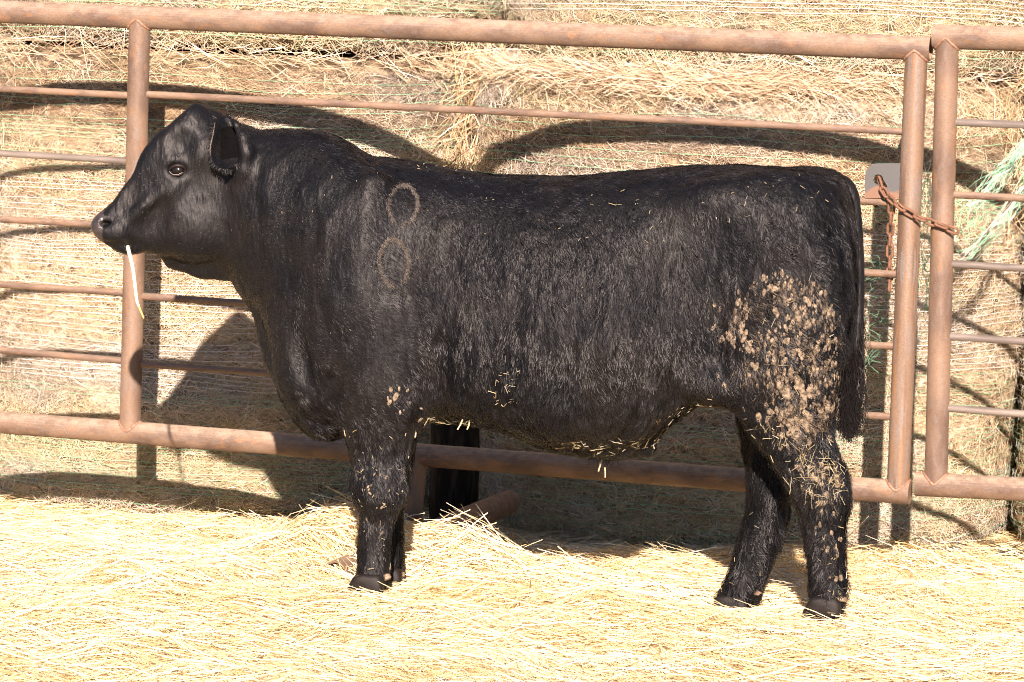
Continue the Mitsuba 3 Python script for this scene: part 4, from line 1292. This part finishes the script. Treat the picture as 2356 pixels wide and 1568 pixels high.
def inside(poly, n, r):
    P = Polygon(poly)
    x0, y0, x1, y1 = P.bounds
    out = []
    while len(out) < n:
        x, y = r.uniform(x0, x1), r.uniform(y0, y1)
        if P.contains(Point(x, y)):
            out.append((x, y))
    return np.array(out)


CLOD = trimesh.creation.icosphere(1, 1.0)


def clods(xy, sizes, r, lean=0.25):
    i, ok = skin_at(xy[:, 0], xy[:, 1])
    p = slide(xy[:, 0], xy[:, 1], i)
    out = []
    for j in np.where(ok)[0]:
        n = bnw[i[j]]
        a = spin(unit(np.cross(n, [0, 0, 1.0]))[None], n[None], np.array([r.normal(0, lean)]))[0]
        b = np.cross(a, n)
        s = sizes[j] * 0.00123
        v = np.array(CLOD.vertices)
        v = v * (1 + 0.5 * (meshkit.noise(v * 1.3 + j * 3.1, 5) - 0.5))[:, None]
        el = r.uniform(1.1, 2.0)
        out.append((p[j] + n * (0.0025 + s * 0.08) + v[:, :1] * a * s * 0.82 + v[:, 1:2] * b * s * el * 0.9 + v[:, 2:3] * n * s * 0.38, np.array(CLOD.faces)))
    return out


r = np.random.default_rng(61)
QUARTER = [(1752, 632), (1800, 622), (1860, 640), (1905, 680), (1922, 740), (1925, 850), (1912, 920), (1890, 1000), (1850, 1020), (1800, 985), (1760, 940), (1745, 890), (1690, 840), (1672, 770), (1690, 690)]
hs = 0.86
xy = np.vstack([inside(QUARTER, 980, r), inside([(1640, 700), (1760, 640), (1930, 660), (1940, 1000), (1800, 1060), (1700, 930), (1620, 830)], 260, r)])
wt = meshkit.noise(np.stack([xy[:, 0] / 46, xy[:, 1] / 46, 0 * xy[:, 0]], -1), 31) + 0.35 * ramp(1700, 1850, xy[:, 0]) - 0.28 * np.exp(-(((xy[:, 0] - 1765) / 50) ** 2 + ((xy[:, 1] - 730) / 50) ** 2))
xy = xy[wt + r.normal(0, 0.10, len(wt)) > 0.50]
sz = np.clip(r.lognormal(1.05, 0.5, len(xy)), 1.2, 7.5) + 4.5 * ramp(800, 960, xy[:, 1]) * r.uniform(0, 1, len(xy))
mud = clods(xy, sz, r)
hand = np.array([(1890, 777, 11), (1876, 800, 8), (1722, 803, 9), (1731, 838, 8), (1718, 848, 7), (1724, 862, 7), (1740, 843, 8), (1836, 735, 9), (1855, 692, 9), (1843, 708, 8), (1860, 748, 9), (1808, 783, 9), (1776, 787, 7), (1797, 808, 9),
                 (1799, 812, 8), (1772, 884, 11), (1794, 888, 12), (1809, 908, 13), (1835, 875, 12), (1861, 893, 11), (1762, 931, 8), (1879, 958, 9), (1869, 975, 7), (1748, 802, 5), (1828, 810, 8), (1845, 820, 8), (1880, 740, 8),
                 (899, 896, 6), (910, 912, 8), (897, 924, 6), (893, 916, 4), (918, 893, 4), (937, 897, 5), (965, 964, 7), (942, 925, 4), (968, 938, 4), (920, 948, 4), (929, 942, 3)], float)
mud += clods(hand[:, :2], hand[:, 2] * hs, r, 0.4)
xy = inside([(1815, 1040), (1880, 1050), (1930, 1080), (1935, 1140), (1900, 1160), (1850, 1140)], 46, r)
mud += clods(xy, r.uniform(3, 9, len(xy)), r, 1.0)
xy = inside([(1870, 1165), (1930, 1170), (1940, 1340), (1905, 1350), (1880, 1260)], 22, r)
mud += clods(xy, r.uniform(2, 6, len(xy)), r, 0.6)
xy = inside([(820, 1090), (900, 1090), (890, 1180), (830, 1180)], 14, r)
mud += clods(xy, r.uniform(2, 4, len(xy)), r, 0.6)
part(bull, 'mud_clod', join(mud), 'mud', smooth=True, kind='stuff', label='clods of dried tan mud matted into the hind coat')

# bits of straw caught in the coat
def bits(xy, r, L0, L1, lift=0.006, hang=0.0, sd=0.9):
    i, ok = skin_at(xy[:, 0], xy[:, 1], 14)
    i, xy = i[ok], xy[ok]
    p = slide(xy[:, 0], xy[:, 1], i)
    n = bnw[i]
    a = r.normal(math.pi / 2, sd, len(i))
    e = unit(np.cross(n, [0, 0, 1.0]))
    t = unit(e * np.cos(a)[:, None] + np.cross(n, e) * np.sin(a)[:, None] * -1 + n * r.normal(0.0, 0.22, len(i))[:, None])
    Lb = np.clip(r.lognormal(math.log((L0 + L1) / 2.4), 0.55, len(i)), L0 * 0.5, L1 * 1.4)
    wv = r.uniform(0.0008, 0.0021, len(i))
    off = n * (lift + r.uniform(-0.004, 0.008, len(i)))[:, None] - np.array([0, 0, 1.0]) * hang * Lb[:, None]
    v = stems(p + off, t, n, Lb, wv, off * 0 + p * 0 + (p + off - p - off))
    return v if False else stems(p + off, t, n, Lb, wv, np.zeros_like(p)), np.repeat(straw_cols(len(i), [0.3, 0.2, 0.3, 0.15, 0.05, 0], r) * 0.62, 9, 0)  # straw colour dimmed, painting in the shade under the belly


r = np.random.default_rng(91)
groups = [
    (inside([(1590, 410), (1890, 400), (1900, 500), (1600, 520)], 20, r), 0.005, 0.016),
    (inside([(1050, 440), (1500, 440), (1560, 560), (1060, 560)], 18, r), 0.004, 0.014),
    (inside([(940, 372), (1050, 386), (1050, 396), (960, 384)], 12, r), 0.004, 0.010),
    (inside([(1145, 850), (1200, 850), (1195, 940), (1120, 950)], 26, r), 0.008, 0.020),
    (inside([(1330, 1012), (1520, 1000), (1520, 1030), (1400, 1042), (1280, 1026)], 80, r), 0.010, 0.036),
    (inside([(1500, 960), (1640, 905), (1650, 930), (1540, 1000)], 46, r), 0.008, 0.028),
    (inside([(960, 955), (1100, 962), (1110, 985), (970, 975)], 34, r), 0.012, 0.035),
    (inside([(1700, 950), (1800, 980), (1900, 1000), (1940, 1090), (1920, 1160), (1840, 1160), (1800, 1080), (1720, 990)], 80, r), 0.010, 0.045),
    (inside([(1840, 1040), (1935, 1060), (1940, 1150), (1850, 1150)], 120, r), 0.010, 0.040),
    (inside([(1690, 640), (1900, 640), (1925, 900), (1800, 1000), (1690, 850)], 40, r), 0.008, 0.024),
    (inside([(1870, 1160), (1945, 1170), (1950, 1370), (1880, 1370)], 26, r), 0.006, 0.022),
    (inside([(1660, 1180), (1790, 1180), (1760, 1370), (1660, 1370)], 12, r), 0.006, 0.030),
    (inside([(790, 980), (940, 980), (910, 1330), (825, 1330)], 40, r), 0.004, 0.016),
    (inside([(600, 320), (1500, 420), (1600, 700), (700, 800)], 26, r), 0.003, 0.008),
]
sb, sc_ = [], []
for xy, l0, l1 in groups:
    v, c = bits(xy, r, l0, l1)
    sb.append(v)
    sc_.append(c)
# stalks that hang clear of the belly hair
hang = [(1388, 1040, 1376, 1084), (1391, 1075, 1392, 1098), (1502, 1020, 1476, 1028), (1494, 1008, 1505, 1032), (1064, 965, 1052, 988), (1080, 970, 1074, 988), (956, 982, 955, 1006), (1098, 962, 1105, 972), (1812, 1010, 1806, 1088), (1806, 1060, 1815, 1090), (1716, 960, 1713, 990), (1736, 965, 1752, 985), (1790, 1075, 1812, 1068)]
for x0, y0, x1, y1 in hang:
    near_w = -0.16 if x0 > 1690 else (-0.03 if 1200 < x0 < 1600 else -0.17)
    a, b = to_world(LP(x0, y0, near_w)), to_world(LP(x1, y1, near_w - 0.01))
    v, f = tube(np.stack([a, (a + b) / 2 + [0.001, 0, 0], b]), 0.0019, 5)
    sb.append((v, f))
    sc_.append(np.broadcast_to(STRAW[0] * 0.7, v.shape))  # dimmed in colour too, for the belly shade
part(bull, 'straw_bits', join(sb), 'straw_blade', kind='stuff', label='short bits of straw caught in the coat', color=np.vstack(sc_))

# hair hanging from the sheath
r = np.random.default_rng(18)
k = 320
p0 = np.array([LP(1392 + r.normal(0, 20), 1034 + r.normal(0, 4), r.normal(-0.01, 0.02)) for _ in range(k)])
t = unit(np.stack([r.normal(-0.15, 0.3, k), -np.ones(k), r.normal(0, 0.2, k)], -1))
hm = hairs(to_world(p0), np.tile(-BW, (k, 1)), dir_world(t), r.uniform(0.02, 0.055, k), r.uniform(0.0009, 0.0016, k), r.uniform(0, 0.2, k), dir_world(r.normal(0, 0.25, (k, 3))), r.normal(0, 0.6, k))
part(bull, 'sheath_hair', hm, 'coat_hair', kind='stuff', color=np.repeat(np.array([[0.014, 0.012, 0.011]]) * r.uniform(0.6, 1.8, (k, 1)), 5, 0))

# the straw in its mouth
stalk = thing('straw_stalk', 'single bent pale straw hanging from the mouth of the bull', 'straw')
q = [LP(293, 566, -0.11), LP(299, 588, -0.128), LP(306, 620, -0.132), LP(311, 660, -0.132), LP(315, 692, -0.13), LP(320, 706, -0.13), LP(331, 732, -0.128)]
qq = PchipInterpolator(np.linspace(0, 1, 7), np.array(q))(np.linspace(0, 1, 30))
v, f = tube(to_world(qq), np.interp(np.linspace(0, 1, 30), [0, 0.6, 0.85, 1], [0.0058, 0.0046, 0.0032, 0.0022]), 8)
whole(stalk, (v, f), 'straw_blade', smooth=True, color=np.where(np.arange(len(v))[:, None] < 8 * 24, [0.86, 0.77, 0.56], [0.72, 0.48, 0.15]))
